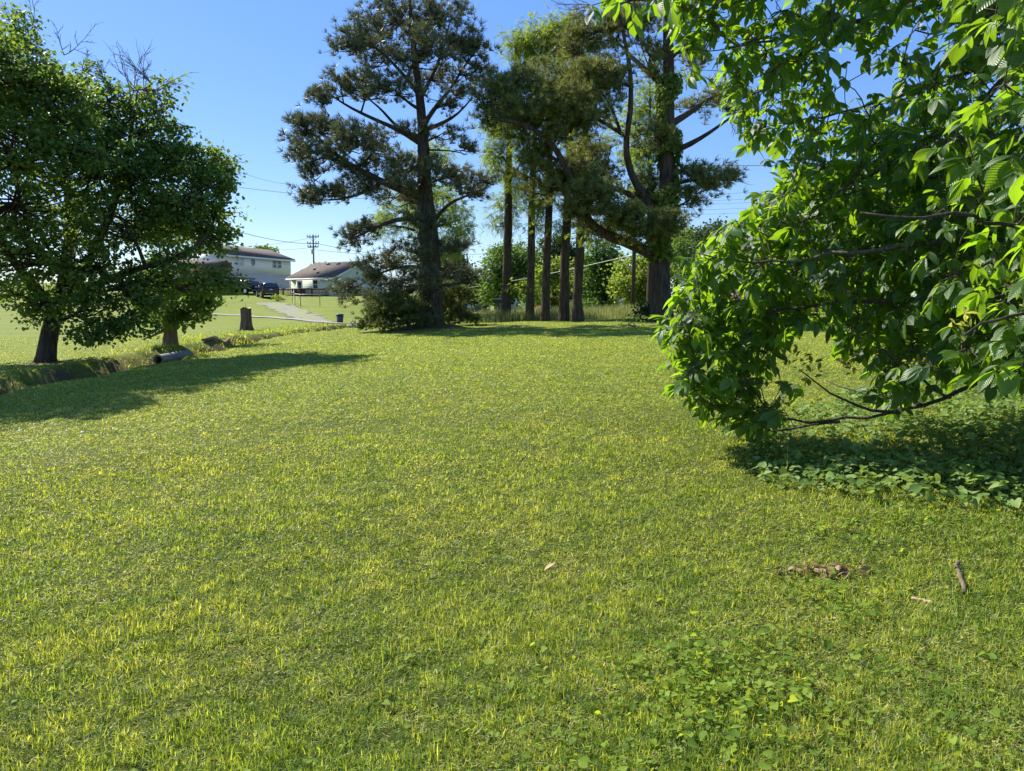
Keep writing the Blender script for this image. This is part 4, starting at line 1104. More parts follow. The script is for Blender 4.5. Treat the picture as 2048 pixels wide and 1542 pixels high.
# --- trees farther back
FAR = [
    ('maple_tree', 'round green tree standing behind the two leftmost thin trunks', 1008, 618, 78, 'far_a', [(1000, 540, 38, 45), (1035, 525, 38, 38), (1015, 510, 30, 25), (1045, 560, 30, 35), (985, 575, 25, 28), (1020, 575, 45, 30)], 51),
    ('dark_tree', 'dark tree behind the second and third thin trunks, taller than its neighbours', 1112, 616, 86, 'far_c', [(1110, 500, 35, 30), (1135, 530, 30, 35), (1095, 540, 28, 40), (1120, 580, 35, 30), (1140, 560, 25, 30)], 52),
    ('small_tree', 'low yellow-green tree with crooked stems behind the middle thin trunks', 1107, 620, 66, 'far_b', [(1085, 560, 22, 28), (1115, 545, 25, 25), (1100, 590, 28, 18), (1135, 575, 20, 25), (1070, 590, 15, 20), (1145, 600, 14, 12)], 53),
    ('broadleaf_tree', 'large leafy green tree filling the gap right of the thin trunks', 1207, 618, 62, 'far_a', [(1205, 510, 35, 35), (1185, 550, 28, 35), (1225, 540, 32, 35), (1205, 585, 45, 25), (1240, 580, 22, 25)], 54),
    ('broadleaf_tree', 'yellow-green leafy tree behind the bare utility pole', 1282, 620, 58, 'far_b', [(1260, 540, 28, 28), (1290, 555, 28, 35), (1270, 590, 30, 22), (1300, 520, 22, 22), (1245, 570, 18, 22), (1310, 590, 20, 20)], 55),
    ('broadleaf_tree', 'shady tree just right of the spreading pine trunk', 1385, 622, 54, 'far_a', [(1370, 540, 32, 35), (1400, 560, 28, 35), (1385, 595, 38, 22), (1360, 500, 22, 22)], 56),
    ('evergreen_tree', 'dark pointed evergreen rising above the trees right of the spreading pine', 1420, 610, 68, 'far_c', [(1415, 470, 30, 22), (1440, 465, 18, 16), (1400, 500, 35, 28), (1430, 530, 40, 35), (1450, 570, 40, 35)], 57),
    ('dark_tree', 'dark rounded tree behind the tallest pine and above the brick garage', 905, 620, 92, 'far_c', [(900, 540, 32, 30), (925, 560, 26, 28), (880, 570, 26, 35), (910, 520, 20, 16), (945, 585, 18, 18), (870, 535, 20, 22)], 58),
    ('broadleaf_tree', 'small green tree showing between the two houses', 645, 590, 132, 'far_a', [(640, 540, 13, 11), (622, 552, 13, 11), (655, 550, 12, 12)], 59),
    ('distant_tree', 'green treetop peeping over the roof of the white house', 530, 590, 150, 'far_a', [(520, 500, 11, 5), (538, 503, 12, 6), (528, 520, 16, 12)], 60),
    ('broadleaf_tree', 'tall green tree behind the hickory branches, nearest the blue-grey house', 1800, 620, 56, 'far_a', [(1760, 380, 90, 70), (1850, 420, 90, 80), (1700, 430, 60, 50), (1900, 350, 80, 60), (1780, 500, 70, 50)], 61),
    ('broadleaf_tree', 'dark tree at the far right behind the hickory branches', 2010, 640, 44, 'far_a', [(1990, 380, 90, 80), (2080, 460, 100, 80), (1950, 500, 80, 60), (2040, 560, 100, 60)], 62),
    ('bushy_tree', 'bushy green tree at the left end of the brick garage', 968, 620, 110, 'far_b', [(965, 590, 12, 16), (955, 570, 10, 12)], 63),
    ('broadleaf_tree', 'pale leafy tree behind the shady tree, right of the spreading pine', 1350, 600, 84, 'far_b', [(1350, 480, 22, 22), (1375, 475, 22, 15), (1340, 520, 25, 30)], 64),
    ('broadleaf_tree', 'deep green tree filling the gap between the fourth and fifth thin trunks', 1145, 618, 92, 'far_a', [(1140, 545, 26, 26), (1160, 575, 26, 28), (1130, 590, 22, 22), (1150, 520, 16, 16)], 66),
    ('dark_tree', 'dark leafy tree low behind the yellow-green tree and the utility pole', 1245, 618, 74, 'far_c', [(1240, 560, 24, 26), (1265, 575, 26, 26), (1235, 595, 24, 18), (1290, 590, 24, 20)], 67),
    ('broadleaf_tree', 'green tree at the far end of the garage, left of the round tree', 975, 618, 118, 'far_a', [(975, 590, 12, 14), (962, 600, 10, 10), (985, 565, 10, 14)], 68),
    ('distant_tree', 'distant green tree between the round tree and the dark tree', 1170, 610, 100, 'far_a', [(1165, 560, 20, 30), (1185, 590, 20, 20), (1080, 545, 12, 14)], 65),
]
for (nm, lab, bx, by, dd, mat, lobes, sd) in FAR:
    x0 = (bx - 1024) / F * dd
    T = Tree(nm, lab, 'tree', (x0, dd, Hs(x0, dd)), M[mat], M['bark'], 'far', sd, group='trees beyond the lawn')
    top = min(l[1] for l in lobes)
    T.trunk_px([(bx, 600, dd), (bx + 2, 570, dd), (bx, top + 15, dd)], [.22, .18, .06], 1.2, 8)
    s = dd / F
    for a in lobes:
        vol = a[2] * s * a[3] * s
        T.lobe(a[0], a[1], a[2], a[3], dd + T.rng.uniform(-1.5, 1.5), int(max(14, min(80, 24 * vol ** .8))), leafn=42, cr=.5 + dd * .002, ls=.10 + dd * .0022, hollow=.25)
    T.finish()

# --- shrubs
SH = [
    ('juniper_shrub', 'spreading grey-green juniper shrub left of the tallest pine trunk', 790, 665, 33.0, 'juniper', 'juniper', [(770, 640, 50, 28, 26), (740, 655, 25, 18, 10), (800, 610, 45, 22, 20), (830, 640, 35, 28, 16), (760, 615, 30, 18, 10), (755, 668, 28, 10, 8)], .19, .34, 71),
    ('juniper_shrub', 'layered green juniper shrub right of the tallest pine trunk', 905, 652, 36.5, 'juniper', 'juniper', [(905, 625, 36, 30, 22), (930, 640, 26, 16, 12), (890, 590, 25, 25, 12), (915, 585, 25, 20, 10), (945, 640, 14, 10, 4)], .19, .34, 72),
    ('weedy_bush', 'tangle of leafy weeds at the foot of the spreading pine', 1270, 660, 30.0, 'far_a', 'far', [(1240, 650, 22, 12, 10), (1265, 645, 28, 15, 14), (1290, 655, 25, 8, 10), (1320, 652, 22, 6, 6), (1215, 655, 12, 8, 4)], .12, .3, 73),
    ('dark_bush', 'dark low bush between the utility pole and the spreading pine', 1288, 640, 34.0, 'far_c', 'far', [(1288, 620, 18, 18, 14), (1300, 635, 18, 10, 6), (1272, 632, 12, 10, 5)], .12, .3, 74),
    ('leafy_bush', 'small bright green bush right behind the black car', 556, 603, 84.0, 'far_b', 'far', [(556, 597, 7, 6, 9)], .2, .3, 75),
    ('dark_bush', 'little dark bush on the lawn at the corner of the ranch house', 680, 618, 72.0, 'far_c', 'far', [(681, 613, 5, 3, 6)], .16, .25, 76),
    ('weed_clump', 'tall yellow-green weeds beside the rubbish bin', 706, 645, 54.0, 'far_b', 'far', [(706, 639, 11, 6, 8), (700, 645, 8, 3, 4)], .15, .3, 77),
    ('flowering_shrub', 'small orange flowering shrub glimpsed between the first two gaps of the trunks', 1073, 626, 58.0, 'orange', 'far', [(1074, 619, 8, 5, 8)], .14, .25, 78),
    ('low_hedge', 'low green growth under the pale tree by the brick house', 1185, 620, 60.0, 'far_a', 'far', [(1185, 608, 26, 8, 10), (1150, 612, 12, 6, 5), (1235, 608, 20, 9, 8)], .2, .4, 79),
]
for (nm, lab, bx, by, dd, mat, sty, lobes, ls, cr, sd) in SH:
    x0 = (bx - 1024) / F * dd
    B = (x0, dd, Hs(x0, dd))
    T = Tree(nm, lab, 'shrub', B, M[mat], M['bark'], sty, sd, crown='foliage')
    T.skel_p = [np.array([B, (B[0], B[1], B[2] + .3)])]; T.skel_r = [np.array([.05, .04])]
    for a in lobes:
        T.lobe(a[0], a[1], a[2], a[3], dd + T.rng.uniform(-.5, .5), a[4], leafn=30 if sty != 'juniper' else 22, cr=cr, ls=ls, hollow=.15)
    T.finish()

# ------------------------------------------------------------------ the near hickory tree on the right
rng = np.random.default_rng(99)
HB = np.array([6.4, 7.2, Hs(6.4, 7.2)])
wood = Geo(); leaf = Geo(); young = Geo()
limbs = []


def hl(pts, r0, r1, keep=True):
    pts = np.array([P(*p) if len(p) == 3 and not isinstance(p, np.ndarray) else p for p in pts], float)
    seg = np.r_[0, np.cumsum(np.linalg.norm(np.diff(pts, axis=0), axis=1))]
    n = max(6, int(seg[-1] / .16))
    s = np.linspace(0, seg[-1], n)
    pp = np.stack([np.interp(s, seg, pts[:, k]) for k in range(3)], 1)
    for _ in range(3):
        q = pp.copy(); q[1:-1] = (pp[:-2] + 2 * pp[1:-1] + pp[2:]) / 4; pp = q
    pp[1:-1] += rng.normal(0, .012, (n - 2, 3))
    rr = np.linspace(r0, r1, n)
    wood.tube(pp, rr, 8, rough=.05, rng=rng)
    limbs.append((pp, rr))
    return pp


TR = lambda z: np.array([6.4 + .02 * z, 7.2, z])
wood.tube([HB - [0, 0, .2], HB + [0, 0, .3], TR(1.5), TR(3), TR(5), TR(7)], [.30, .22, .19, .17, .12, .06], 14, rough=.03)
LH = [
    ([TR(1.1), (2100, 700, 7.0), (2020, 740, 6.8), (1960, 765, 6.9), (1900, 795, 7.1), (1850, 812, 7.2), (1800, 825, 7.3), (1740, 830, 7.4), (1680, 843, 7.4), (1620, 845, 7.5), (1560, 845, 7.5), (1500, 832, 7.4), (1450, 808, 7.4), (1400, 782, 7.4)], .034, .005),
    ([(1800, 825, 7.3), (1740, 818, 7.2), (1690, 800, 7.0), (1640, 772, 6.9), (1600, 740, 6.9)], .018, .005),
    ([(1680, 843, 7.4), (1620, 852, 7.6), (1560, 862, 7.7), (1490, 866, 7.8), (1455, 858, 7.8)], .014, .004),
    ([(1850, 812, 7.2), (1790, 800, 7.6), (1720, 790, 7.9), (1650, 760, 8.2)], .016, .004),
    ([(1900, 795, 7.1), (1860, 770, 6.6), (1800, 735, 6.2), (1740, 690, 6.0)], .016, .004),
    ([(1560, 845, 7.5), (1520, 800, 7.2), (1490, 760, 7.0), (1470, 720, 6.9)], .011, .004),
    ([TR(1.9), (2050, 600, 6.5), (1950, 590, 6.4), (1850, 600, 6.5), (1750, 605, 6.6), (1640, 603, 6.8), (1560, 615, 7.0), (1480, 640, 7.1), (1410, 665, 7.2)], .045, .006),
    ([TR(2.3), (2040, 480, 6.0), (1940, 480, 5.8), (1830, 492, 5.9), (1720, 500, 6.1), (1620, 515, 6.4), (1520, 530, 6.6), (1440, 520, 6.8), (1390, 505, 6.9)], .045, .006),
    ([TR(2.0), (2060, 470, 4.6), (1980, 440, 4.2), (1900, 430, 4.0), (1800, 420, 4.0), (1720, 425, 4.1)], .035, .006),
    ([TR(3.0), (2060, 330, 6.6), (1960, 340, 6.8), (1850, 355, 7.0), (1740, 375, 7.2), (1640, 400, 7.4), (1560, 420, 7.4)], .040, .006),
    ([TR(3.4), (2060, 90, 6.6), (2020, 150, 6.5), (1960, 210, 6.5), (1905, 260, 6.5), (1850, 295, 6.5), (1780, 330, 6.5), (1700, 370, 6.5), (1630, 420, 6.6)], .060, .008),
    ([TR(4.2), (2000, 100, 7.6), (1920, 150, 7.8), (1820, 190, 7.9), (1740, 205, 8.0), (1660, 230, 8.0), (1580, 245, 8.0)], .050, .006),
    ([TR(4.8), (2060, -60, 8.0), (1950, -20, 8.0), (1840, 20, 8.0), (1740, 40, 7.8), (1670, 45, 7.6), (1620, 80, 7.5), (1580, 140, 7.4), (1540, 190, 7.4), (1480, 200, 7.3)], .055, .006),
    ([TR(5.2), (1950, -160, 7.4), (1800, -140, 7.2), (1650, -90, 7.0), (1540, -50, 6.9), (1450, -10, 6.8), (1390, 40, 6.7)], .055, .006),
    ([(1670, 45, 7.6), (1600, 70, 7.3), (1540, 85, 7.2), (1500, 80, 7.1), (1440, 100, 7.0)], .02, .005),
    ([TR(5.4), (1900, -260, 6.0), (1700, -220, 5.2), (1500, -130, 4.8), (1380, -60, 4.6), (1300, -15, 4.5), (1240, 8, 4.5)], .05, .005),
    ([(1950, -20, 8.0), (1900, 60, 7.5), (1860, 90, 7.4), (1830, 60, 7.4)], .02, .006),
    ([(1960, 210, 6.5), (1985, 300, 5.8), (1965, 380, 5.4), (1935, 460, 5.2)], .016, .005),
    ([TR(1.6), (2120, 640, 5.0), (2060, 620, 4.2), (2000, 640, 3.9), (1930, 670, 3.8)], .03, .006),
]
for pts, a, b_ in LH:
    hl(pts, a, b_)
allp = np.concatenate([l[0] for l in limbs])




# the outline of the leaf mass, as it hangs in the vertical planes 3.5 to 8 m ahead
OUT = [(1330, -200), (1345, 10), (1352, 60), (1362, 110), (1375, 150), (1400, 170), (1450, 200), (1475, 240), (1500, 290), (1530, 325), (1590, 335), (1600, 350), (1560, 365), (1520, 385), (1480, 430), (1440, 462), (1400, 480),
       (1375, 510), (1380, 560), (1345, 600), (1335, 640), (1338, 700), (1345, 760), (1380, 800), (1430, 830), (1480, 860), (1540, 862), (1560, 820), (1600, 770), (1560, 740), (1540, 690), (1590, 660), (1640, 640), (1680, 650), (1690, 700), (1740, 720), (1740, 790),
       (1800, 815), (1850, 790), (1880, 740), (1960, 745), (2060, 760), (2400, 700), (2400, -300), (1330, -300)]
N0 = 11500
cx = rng.uniform(1325, 2380, N0); cy = rng.uniform(-260, 870, N0)
ok = inpoly(cx, cy, OUT)
holes = [(1715, 150, 60, 65, .92), (1850, 60, 70, 45, .85), (1415, 120, 35, 55, .85), (1800, 150, 35, 50, .6), (1520, 220, 35, 40, .4), (1600, 60, 35, 30, .3), (1660, 250, 40, 30, .5),
         (1560, 300, 45, 22, .6), (1990, 130, 40, 50, .5), (1640, 590, 60, 30, .5), (1540, 520, 40, 40, .3), (1610, 700, 60, 60, .98), (1560, 760, 60, 40, .75), (1690, 760, 60, 45, .6), (1480, 540, 30, 20, .5), (1420, 250, 40, 60, .95), (1850, 740, 40, 30, .5)]
pk = np.where(cy < 250, .68, 1.0) * np.where((cy < 330) & (cx < 1700), .75, 1.0)
for (hx_, hy_, ha, hb, pr) in holes:
    ins = ((cx - hx_) / ha) ** 2 + ((cy - hy_) / hb) ** 2 < 1
    pk[ins] *= 1 - pr
ok &= rng.random(N0) < pk
cx, cy = cx[ok], cy[ok]
n = len(cx)
# depth: the crown is a deep volume on the right and thins to a few layers on the left
tt = np.clip((cx - 1340) / 700, 0, 1.3)
dn = np.where(tt < .62, 6.9 - tt * 1.4, 6.0 - (tt - .62) * 5.0)
df = 7.6 + tt * 1.6
u = rng.random(n)
Dd = dn + (df - dn) * u ** .75
Dd = np.maximum(Dd, 3.5)
Dd = np.where((cy > 560) & (cx > 1800), np.maximum(Dd, 4.6), Dd)
# fewer near the trunk on the very close layers
LP = np.array([P(a, b_, d) for a, b_, d in zip(cx, cy, Dd)])
LP = np.concatenate([LP, np.array([P(a, b_, 4.5) + rng.normal(0, .06, 3) for a, b_ in [(1165, -12), (1250, 8), (1270, 15), (1290, 0), (1310, 10), (1235, -5), (1280, 20), (1300, -25)]])])
n = len(LP)
print('hickory compound leaves', n)
# twigs: gather the leaf points into sprays carried by the limbs
KN = 820
km = LP[rng.choice(n, KN, replace=False)]
for _ in range(5):
    d2 = ((LP[:, None] - km[None]) ** 2).sum(-1); lab_ = d2.argmin(1)
    for k in range(KN):
        if (lab_ == k).any(): km[k] = LP[lab_ == k].mean(0)
done_c = []
km = km[np.argsort([np.min(np.linalg.norm(allp - c_, axis=1)) for c_ in km])]
lab_ = ((LP[:, None] - km[None]) ** 2).sum(-1).argmin(1)
for k in range(KN):
    idx = np.nonzero(lab_ == k)[0]
    if len(idx) == 0: continue
    c_ = km[k]
    pool = allp if not done_c else np.concatenate([allp, np.array(done_c)])
    d = np.linalg.norm(pool - c_, axis=1) + 0.7 * np.maximum(0, c_[0] - pool[:, 0] + .1)
    d[len(allp):] += .12
    q = pool[d.argmin()]
    done_c.append(c_)
    dist = np.linalg.norm(c_ - q)
    mpt = (q + c_) / 2 + rng.normal(0, .05, 3) * dist
    mpt[2] += .05 * dist
    wood.tube([q, (q + mpt) / 2 + rng.normal(0, .01, 3), mpt, (mpt + c_) / 2 + rng.normal(0, .01, 3), c_], np.array([.007, .0065, .006, .005, .004]) * min(1.6, .6 + dist * .5), 5, cap=False)
    for i_ in idx:
        p_ = LP[i_]
        m2 = (c_ + p_) / 2 + rng.normal(0, .02, 3)
        wood.tube([c_, m2, p_], [.0045, .0035, .0022], 4, cap=False)
# compound leaves: five leaflets each, drooping
cdir = norm(np.stack([rng.normal(-.25, .7, n), rng.normal(-.1, .7, n), rng.normal(-.55, .45, n)], 1))
cup = norm(np.stack([rng.normal(0, .45, n), rng.normal(0, .45, n), np.ones(n)], 1))
side = norm(np.cross(cdir, cup))
sc_ = np.clip(rng.lognormal(np.log(.142), .26, n), .065, .21)
sc_[-8:] *= .75
dl_ = LP[:, 1]
sc_ = sc_ * np.where(dl_ < 5, 1.15, 1.0) * 0.92
pet = .45 * sc_
for (off_, ang, s_) in [(1.0, 0, 1.0), (.85, .75, .92), (.85, -.75, .92), (.25, 1.15, .66), (.25, -1.15, .66)]:
    base_ = LP + cdir * (pet * off_)[:, None]
    yd = cdir * cos(ang) + side * sin(ang) + rng.normal(0, .13, (n, 3)) + np.array([0, 0, -.22 * abs(ang)])
    upv = norm(cup + rng.normal(0, .28, (n, 3)))
    keep_ = rng.random(n) < .93
    ss = sc_ * s_ * rng.uniform(.85, 1.15, n)
    inst(leaf, hick, hick_f, base_[keep_], yd[keep_], upv[keep_], ss[keep_], 0, hick_uv, sx=(ss * rng.uniform(.72, 1.2, n))[keep_])
for k in range(n):
    wood.tube([LP[k], LP[k] + cdir[k] * pet[k]], [.002, .0015], 3, cap=False)
# young yellow leaves near the twig ends
ys_ = [(1590, 705, 6.6), (1610, 718, 6.7), (1575, 725, 6.7), (1640, 725, 6.6), (1690, 720, 6.2), (1700, 735, 6.2), (1850, 735, 5.8), (1920, 650, 4.6), (1935, 640, 4.6), (1580, 800, 7.1), (1620, 760, 6.9), (1385, 775, 7.2), (1600, 740, 6.8)]
yp = np.repeat(np.array([P(*a) for a in ys_]), 9, 0); nn_ = len(yp)
yd = norm(rng.normal(0, .8, (nn_, 3)) + np.array([0, 0, .4]))
inst(young, hick, hick_f, yp + rng.normal(0, .03, (nn_, 3)), yd, norm(rng.normal(0, .6, (nn_, 3)) + np.array([0, 0, 1.])), rng.uniform(.04, .085, nn_), 0, hick_uv)
root = empty('hickory_tree', HB, 'near tree with big glossy drooping leaves whose branches fill the right side', 'tree')
wood.build('trunk', M['bark_twig'], root, smooth=True, origin=HB)
leaf.build('crown', M['hickory'], root, smooth=True, origin=HB)
young.build('young_leaves', M['hick_young'], root, smooth=True, origin=HB)

# ------------------------------------------------------------------ ground cover and small things on the lawn
gc = Geo()
poly = [(1490, 905), (1560, 850), (1700, 800), (1850, 770), (2100, 740), (2500, 760), (2600, 1100), (2100, 1050), (1950, 1025), (1750, 1010), (1560, 985), (1500, 960)]
wp = np.array([G(*p)[:2] for p in poly])
n = 42000
x = rng.uniform(wp[:, 0].min(), wp[:, 0].max(), n); y = rng.uniform(wp[:, 1].min(), wp[:, 1].max(), n)
k = inpoly(x, y, wp)
x, y = x[k], y[k]
hum = np.clip(.5 + .5 * np.sin(x * 2.4 + .6) * np.sin(y * 1.9 + x), 0, 1)
kp = rng.random(len(x)) < (.45 + .55 * hum)
x, y, hum = x[kp], y[kp], hum[kp]
n = len(x); print('ground cover leaves', n)
z = H(x, y) + .02 + (.05 + .13 * hum) * rng.random(n) ** .6
th = rng.random(n) * 2 * pi
Y = norm(np.stack([np.cos(th), np.sin(th), rng.normal(-.05, .35, n)], 1))
up = norm(rng.normal(0, .4, (n, 3)) + np.array([-.15, -.1, 1.0]))
inst(gc, heart, heart_f, np.stack([x, y, z], 1), Y, up, np.clip(rng.lognormal(np.log(.040), .36, n), .018, .085))
tag(gc.build('violet_ground_cover', M['violet']), 'carpet of heart-shaped leaves in the shade under the hickory branches', 'ground cover', kind='stuff')
gb = Geo()   # long grass blades standing in the ground cover
n = 2600
x = rng.uniform(wp[:, 0].min(), wp[:, 0].max(), n); y = rng.uniform(wp[:, 1].min(), wp[:, 1].max(), n)
cl = np.sin(x * 3.3 + 1) * np.sin(y * 4.1) > .25
k = inpoly(x, y, wp) & cl
x, y = x[k], y[k]; n = len(x)
th = rng.random(n) * 2 * pi; lean = rng.random(n) * .8
Y = np.stack([np.sin(lean) * np.cos(th), np.sin(lean) * np.sin(th), np.cos(lean)], 1)
inst(gb, bl5, bl5f, np.stack([x, y, H(x, y)], 1), Y, np.stack([-np.cos(th), -np.sin(th), np.full(n, .5)], 1), rng.uniform(.12, .3, n), 0, sx=rng.uniform(.005, .009, n))
tag(gb.build('long_grass', M['grass']), 'long arching grass blades poking out of the heart-shaped ground cover', 'grass', kind='stuff')

# scattered broad leaves in the lawn, densest in drifts
sw = Geo()
n = 42000
x, y, r = polar(n, 2.0, 30)
dr = np.sin(x * 1.1 + .9 * np.sin(y * .8)) + np.sin(y * .9 - .5 * x) + .7 * np.sin(4 * x) * np.sin(3.4 * y)
k = (rng.random(n) < np.clip(.04 + .24 * dr, .03, 1)) & (soil_mask(x, y) < .2)
x, y, r = x[k], y[k], r[k]; n = len(x)
th = rng.random(n) * 2 * pi
inst(sw, heart, heart_f, np.stack([x, y, H(x, y) + rng.uniform(.012, .04, n)], 1), norm(np.stack([np.cos(th), np.sin(th), rng.normal(0, .35, n)], 1)),
     norm(rng.normal(0, .45, (n, 3)) + np.array([0, 0, 1.])), np.maximum(np.clip(rng.lognormal(np.log(.017), .36, n), .010, .040), r * .0011))
# denser leafy patches close to the camera
for (px_, py_, rx_, ry_, m_) in [(1450, 1390, .32, .24, 420), (1390, 1340, .12, .16, 60), (1640, 1190, .18, .12, 120), (1700, 1240, .1, .12, 60), (1520, 1290, .2, .1, 50), (1900, 1080, .5, .3, 130), (1700, 1060, .8, .2, 160), (1350, 1450, .3, .2, 60), (60, 1380, .3, .2, 30)]:
    c_ = G(px_, py_)
    a = rng.normal(0, 1, (m_, 2)) * np.array([rx_, ry_]) * .7
    x = c_[0] + a[:, 0]; y = c_[1] + a[:, 1]
    th = rng.random(m_) * 2 * pi
    inst(sw, heart, heart_f, np.stack([x, y, H(x, y) + rng.uniform(.015, .07, m_)], 1), norm(np.stack([np.cos(th), np.sin(th), rng.normal(0, .3, m_)], 1)),
         norm(rng.normal(0, .4, (m_, 3)) + np.array([0, 0, 1.])), np.clip(rng.lognormal(np.log(.021), .33, m_), .010, .042))
tag(sw.build('lawn_weeds', M['clover']), 'broad yellow-green weed leaves scattered through the mown lawn', 'weeds', kind='stuff')

dlv = Geo()
c_ = G(1640, 1152)
m_ = 90
x = c_[0] + rng.normal(0, .10, m_); y = c_[1] + rng.normal(0, .05, m_)
th = rng.random(m_) * 2 * pi
inst(dlv, hick, hick_f, np.stack([x, y, H(x, y) + rng.uniform(.015, .045, m_)], 1), norm(np.stack([np.cos(th), np.sin(th), rng.normal(0, .22, m_)], 1)), norm(rng.normal(0, .5, (m_, 3)) + [0, 0, 1.]), rng.uniform(.03, .065, m_), 0, hick_uv)
tag(dlv.build('dead_leaves', M['straw'], origin=c_), 'small heap of brown dead leaves lying on the lawn', 'leaves', kind='stuff')


def stick(name, label, a, b_, r, mat, seg=7, cat='stick'):
    a = np.array(a, float); b_ = np.array(b_, float)
    t = np.linspace(0, 1, seg)[:, None]
    p = a + (b_ - a) * t + rng.normal(0, .006, (seg, 3))
    p[:, 2] = H(p[:, 0], p[:, 1]) + r + .012
    g = Geo(); g.tube(p, r * (1 + rng.normal(0, .1, seg)), 9, rough=.06)
    return tag(g.build(name, mat, origin=a), label, cat)


stick('fallen_stick', 'short brown stick lying on the lawn at the right', G(1912, 1132), G(1928, 1192), .012, M['bark_pale'])
stick('fallen_stick', 'pale bleached twig lying in the grass left of the brown stick', G(1822, 1204), G(1868, 1216), .008, M['cutwood'])
g = Geo(); c_ = G(1088, 1152)
inst(g, hick, hick_f, [c_ + np.array([0, 0, .03])], np.array([(.5, .1, .5)]), np.array([(-.5, -.2, 1.)]), [.075], 0, hick_uv)
tag(g.build('dry_leaf', M['cutwood'], origin=c_), 'single curled dry leaf standing up in the middle of the lawn', 'leaf')
for k_, (a, b_) in enumerate([((40, 864), 'nearest the left edge'), ((165, 868), 'right of the other')]):
    c_ = G(*a); g = Geo(); g.lathe([(.001, .03), (.018, .027), (.028, .015), (.024, 0), (.001, -.01)], c_, 8)
    tag(g.build('pale_stone', M['white'], origin=c_), 'tiny pale stone in the grass below the maple shadow, ' + b_, 'stone', 'pale stones in the lawn')

# ------------------------------------------------------------------ ditch: pipe, log, stump
a = G(322, 727); dvec = norm(np.array([.06, 1.0, 0.0]))
p0 = np.array([a[0], a[1] - .2, 0]); p1 = p0 + dvec * 2.2
zz0 = min(Hs(p0[0], p0[1]), Hs(p1[0], p1[1])) + .13
g = Geo()
n = 84
t = np.linspace(0, 1, n)
pts = p0 + (p1 - p0) * t[:, None]; pts[:, 2] = zz0 + .05 * t
R0 = .16
g.tube(pts, R0 + .012 * (np.arange(n) % 2), 24, cap=False)
g.tube(pts[::-1], R0 - .025, 24, cap=False)
tv = [(R0, 0), (R0 - .025, 0)]
og = Geo()
pr = empty('drain_pipe', p0 + [0, 0, zz0], 'grey corrugated drain pipe lying in the ditch behind the lawn edge', 'pipe')
g.build('pipe_wall', M['pipe'], pr, smooth=True, origin=p0 + np.array([0, 0, zz0]))
rg = Geo()
ang = np.linspace(0, 2 * pi, 25)[:-1]
side_ = np.array([dvec[1], -dvec[0], 0])
ring = lambda R, s: np.array([pts[0] + dvec * s + side_ * R * cos(q) + np.array([0, 0, R * sin(q)]) for q in ang])
v = np.concatenate([ring(R0 + .03, -.01), ring(R0 - .03, -.01), ring(R0 + .03, .05)])
k = np.arange(24); k2 = (k + 1) % 24
rg.add(v, np.concatenate([np.stack([k, k2, k2 + 24, k + 24], 1), np.stack([k, k2, k2 + 48, k + 48], 1)]))
rg.build('pipe_rim', M['pipe'], pr, origin=p0 + np.array([0, 0, zz0]))

# tall stump
c_ = G(493, 661)
st = empty('tree_stump', c_, 'tall sawn-off grey tree stump standing on the far bank of the ditch', 'stump')
g = Geo()
ts = rng.normal(0, .03, (7, 16)); ang = np.arange(16) * 2 * pi / 16
s_ = c_[1] / F
hh = 45 * s_
v = []
for k_, (zf, R) in enumerate([(-.1, .36), (.05, .32), (.25, .27), (.5, .24), (.8, .235), (1.0, .235)]):
    top = 0.05 * np.sin(ang * 3) if k_ == 5 else 0
    rad = R * s_ / .0233 * 1.0 * (1 + .10 * np.sin(ang * 5 + 1) + ts[k_])
    v.append(np.stack([rad * np.cos(ang), rad * np.sin(ang), zf * hh + top * np.ones(16)], 1))
v = np.concatenate(v)
i_ = np.arange(5)[:, None] * 16 + np.arange(16)[None]; j_ = np.arange(5)[:, None] * 16 + (np.arange(16)[None] + 1) % 16
g.add(v, np.stack([i_, j_, j_ + 16, i_ + 16], -1).reshape(-1, 4))
g.build('trunk_stub', M['stump'], st, smooth=True)
g = Geo(); top = v[-16:] - [0, 0, .004]; g.poly(top); g.build('sawn_top', M['cutwood'], st)
g = Geo(); g.tube([(.03, 0, hh), (.0, 0, hh + .15), (-.05, 0, hh + .32)], [.012, .01, .004], 5); g.build('twig', M['dead_twig'], st)

# fallen log on the bank
a = G(404, 684); b_ = G(458, 684)
root = empty('fallen_log', (a + b_) / 2, 'rotten fallen log with a broken branch stub on the ditch bank', 'log')
g = Geo(); o_ = (a + b_) / 2
t = np.linspace(0, 1, 7)[:, None]; pts = a + (b_ - a) * t; pts[:, 2] = H(pts[:, 0], pts[:, 1]) + .08
g.tube(pts, [.04, .08, .10, .11, .11, .10, .08], 9, rough=.08); g.build('log_stem', M['bark_pale'], root, origin=o_)
g = Geo(); g.tube([pts[4], pts[4] + [-.15, 0, .22], pts[4] + [-.3, 0, .30]], [.06, .045, .03], 7); g.build('branch_stub', M['bark_pale'], root, origin=o_)
# slab of concrete below the path crossing
c_ = G(704, 655); g = Geo(); g.box(c_ + [0, 0, .05], (.5, .3, .10), rz=.9, rx=.6)
tag(g.build('concrete_slab', M['concrete'], origin=c_), 'broken concrete slab tipped against the bank below the path', 'slab')

# ------------------------------------------------------------------ houses
def frame_house(F1, dirA, dirB):
    F1 = np.array(F1, float); A = np.array([*dirA, 0.]); B_ = np.array([*dirB, 0.]); A /= np.linalg.norm(A); B_ /= np.linalg.norm(B_)
    return lambda u_, v_, z_: F1[:2].tolist() and np.array([F1[0] + A[0] * u_ + B_[0] * v_, F1[1] + A[1] * u_ + B_[1] * v_, z_])


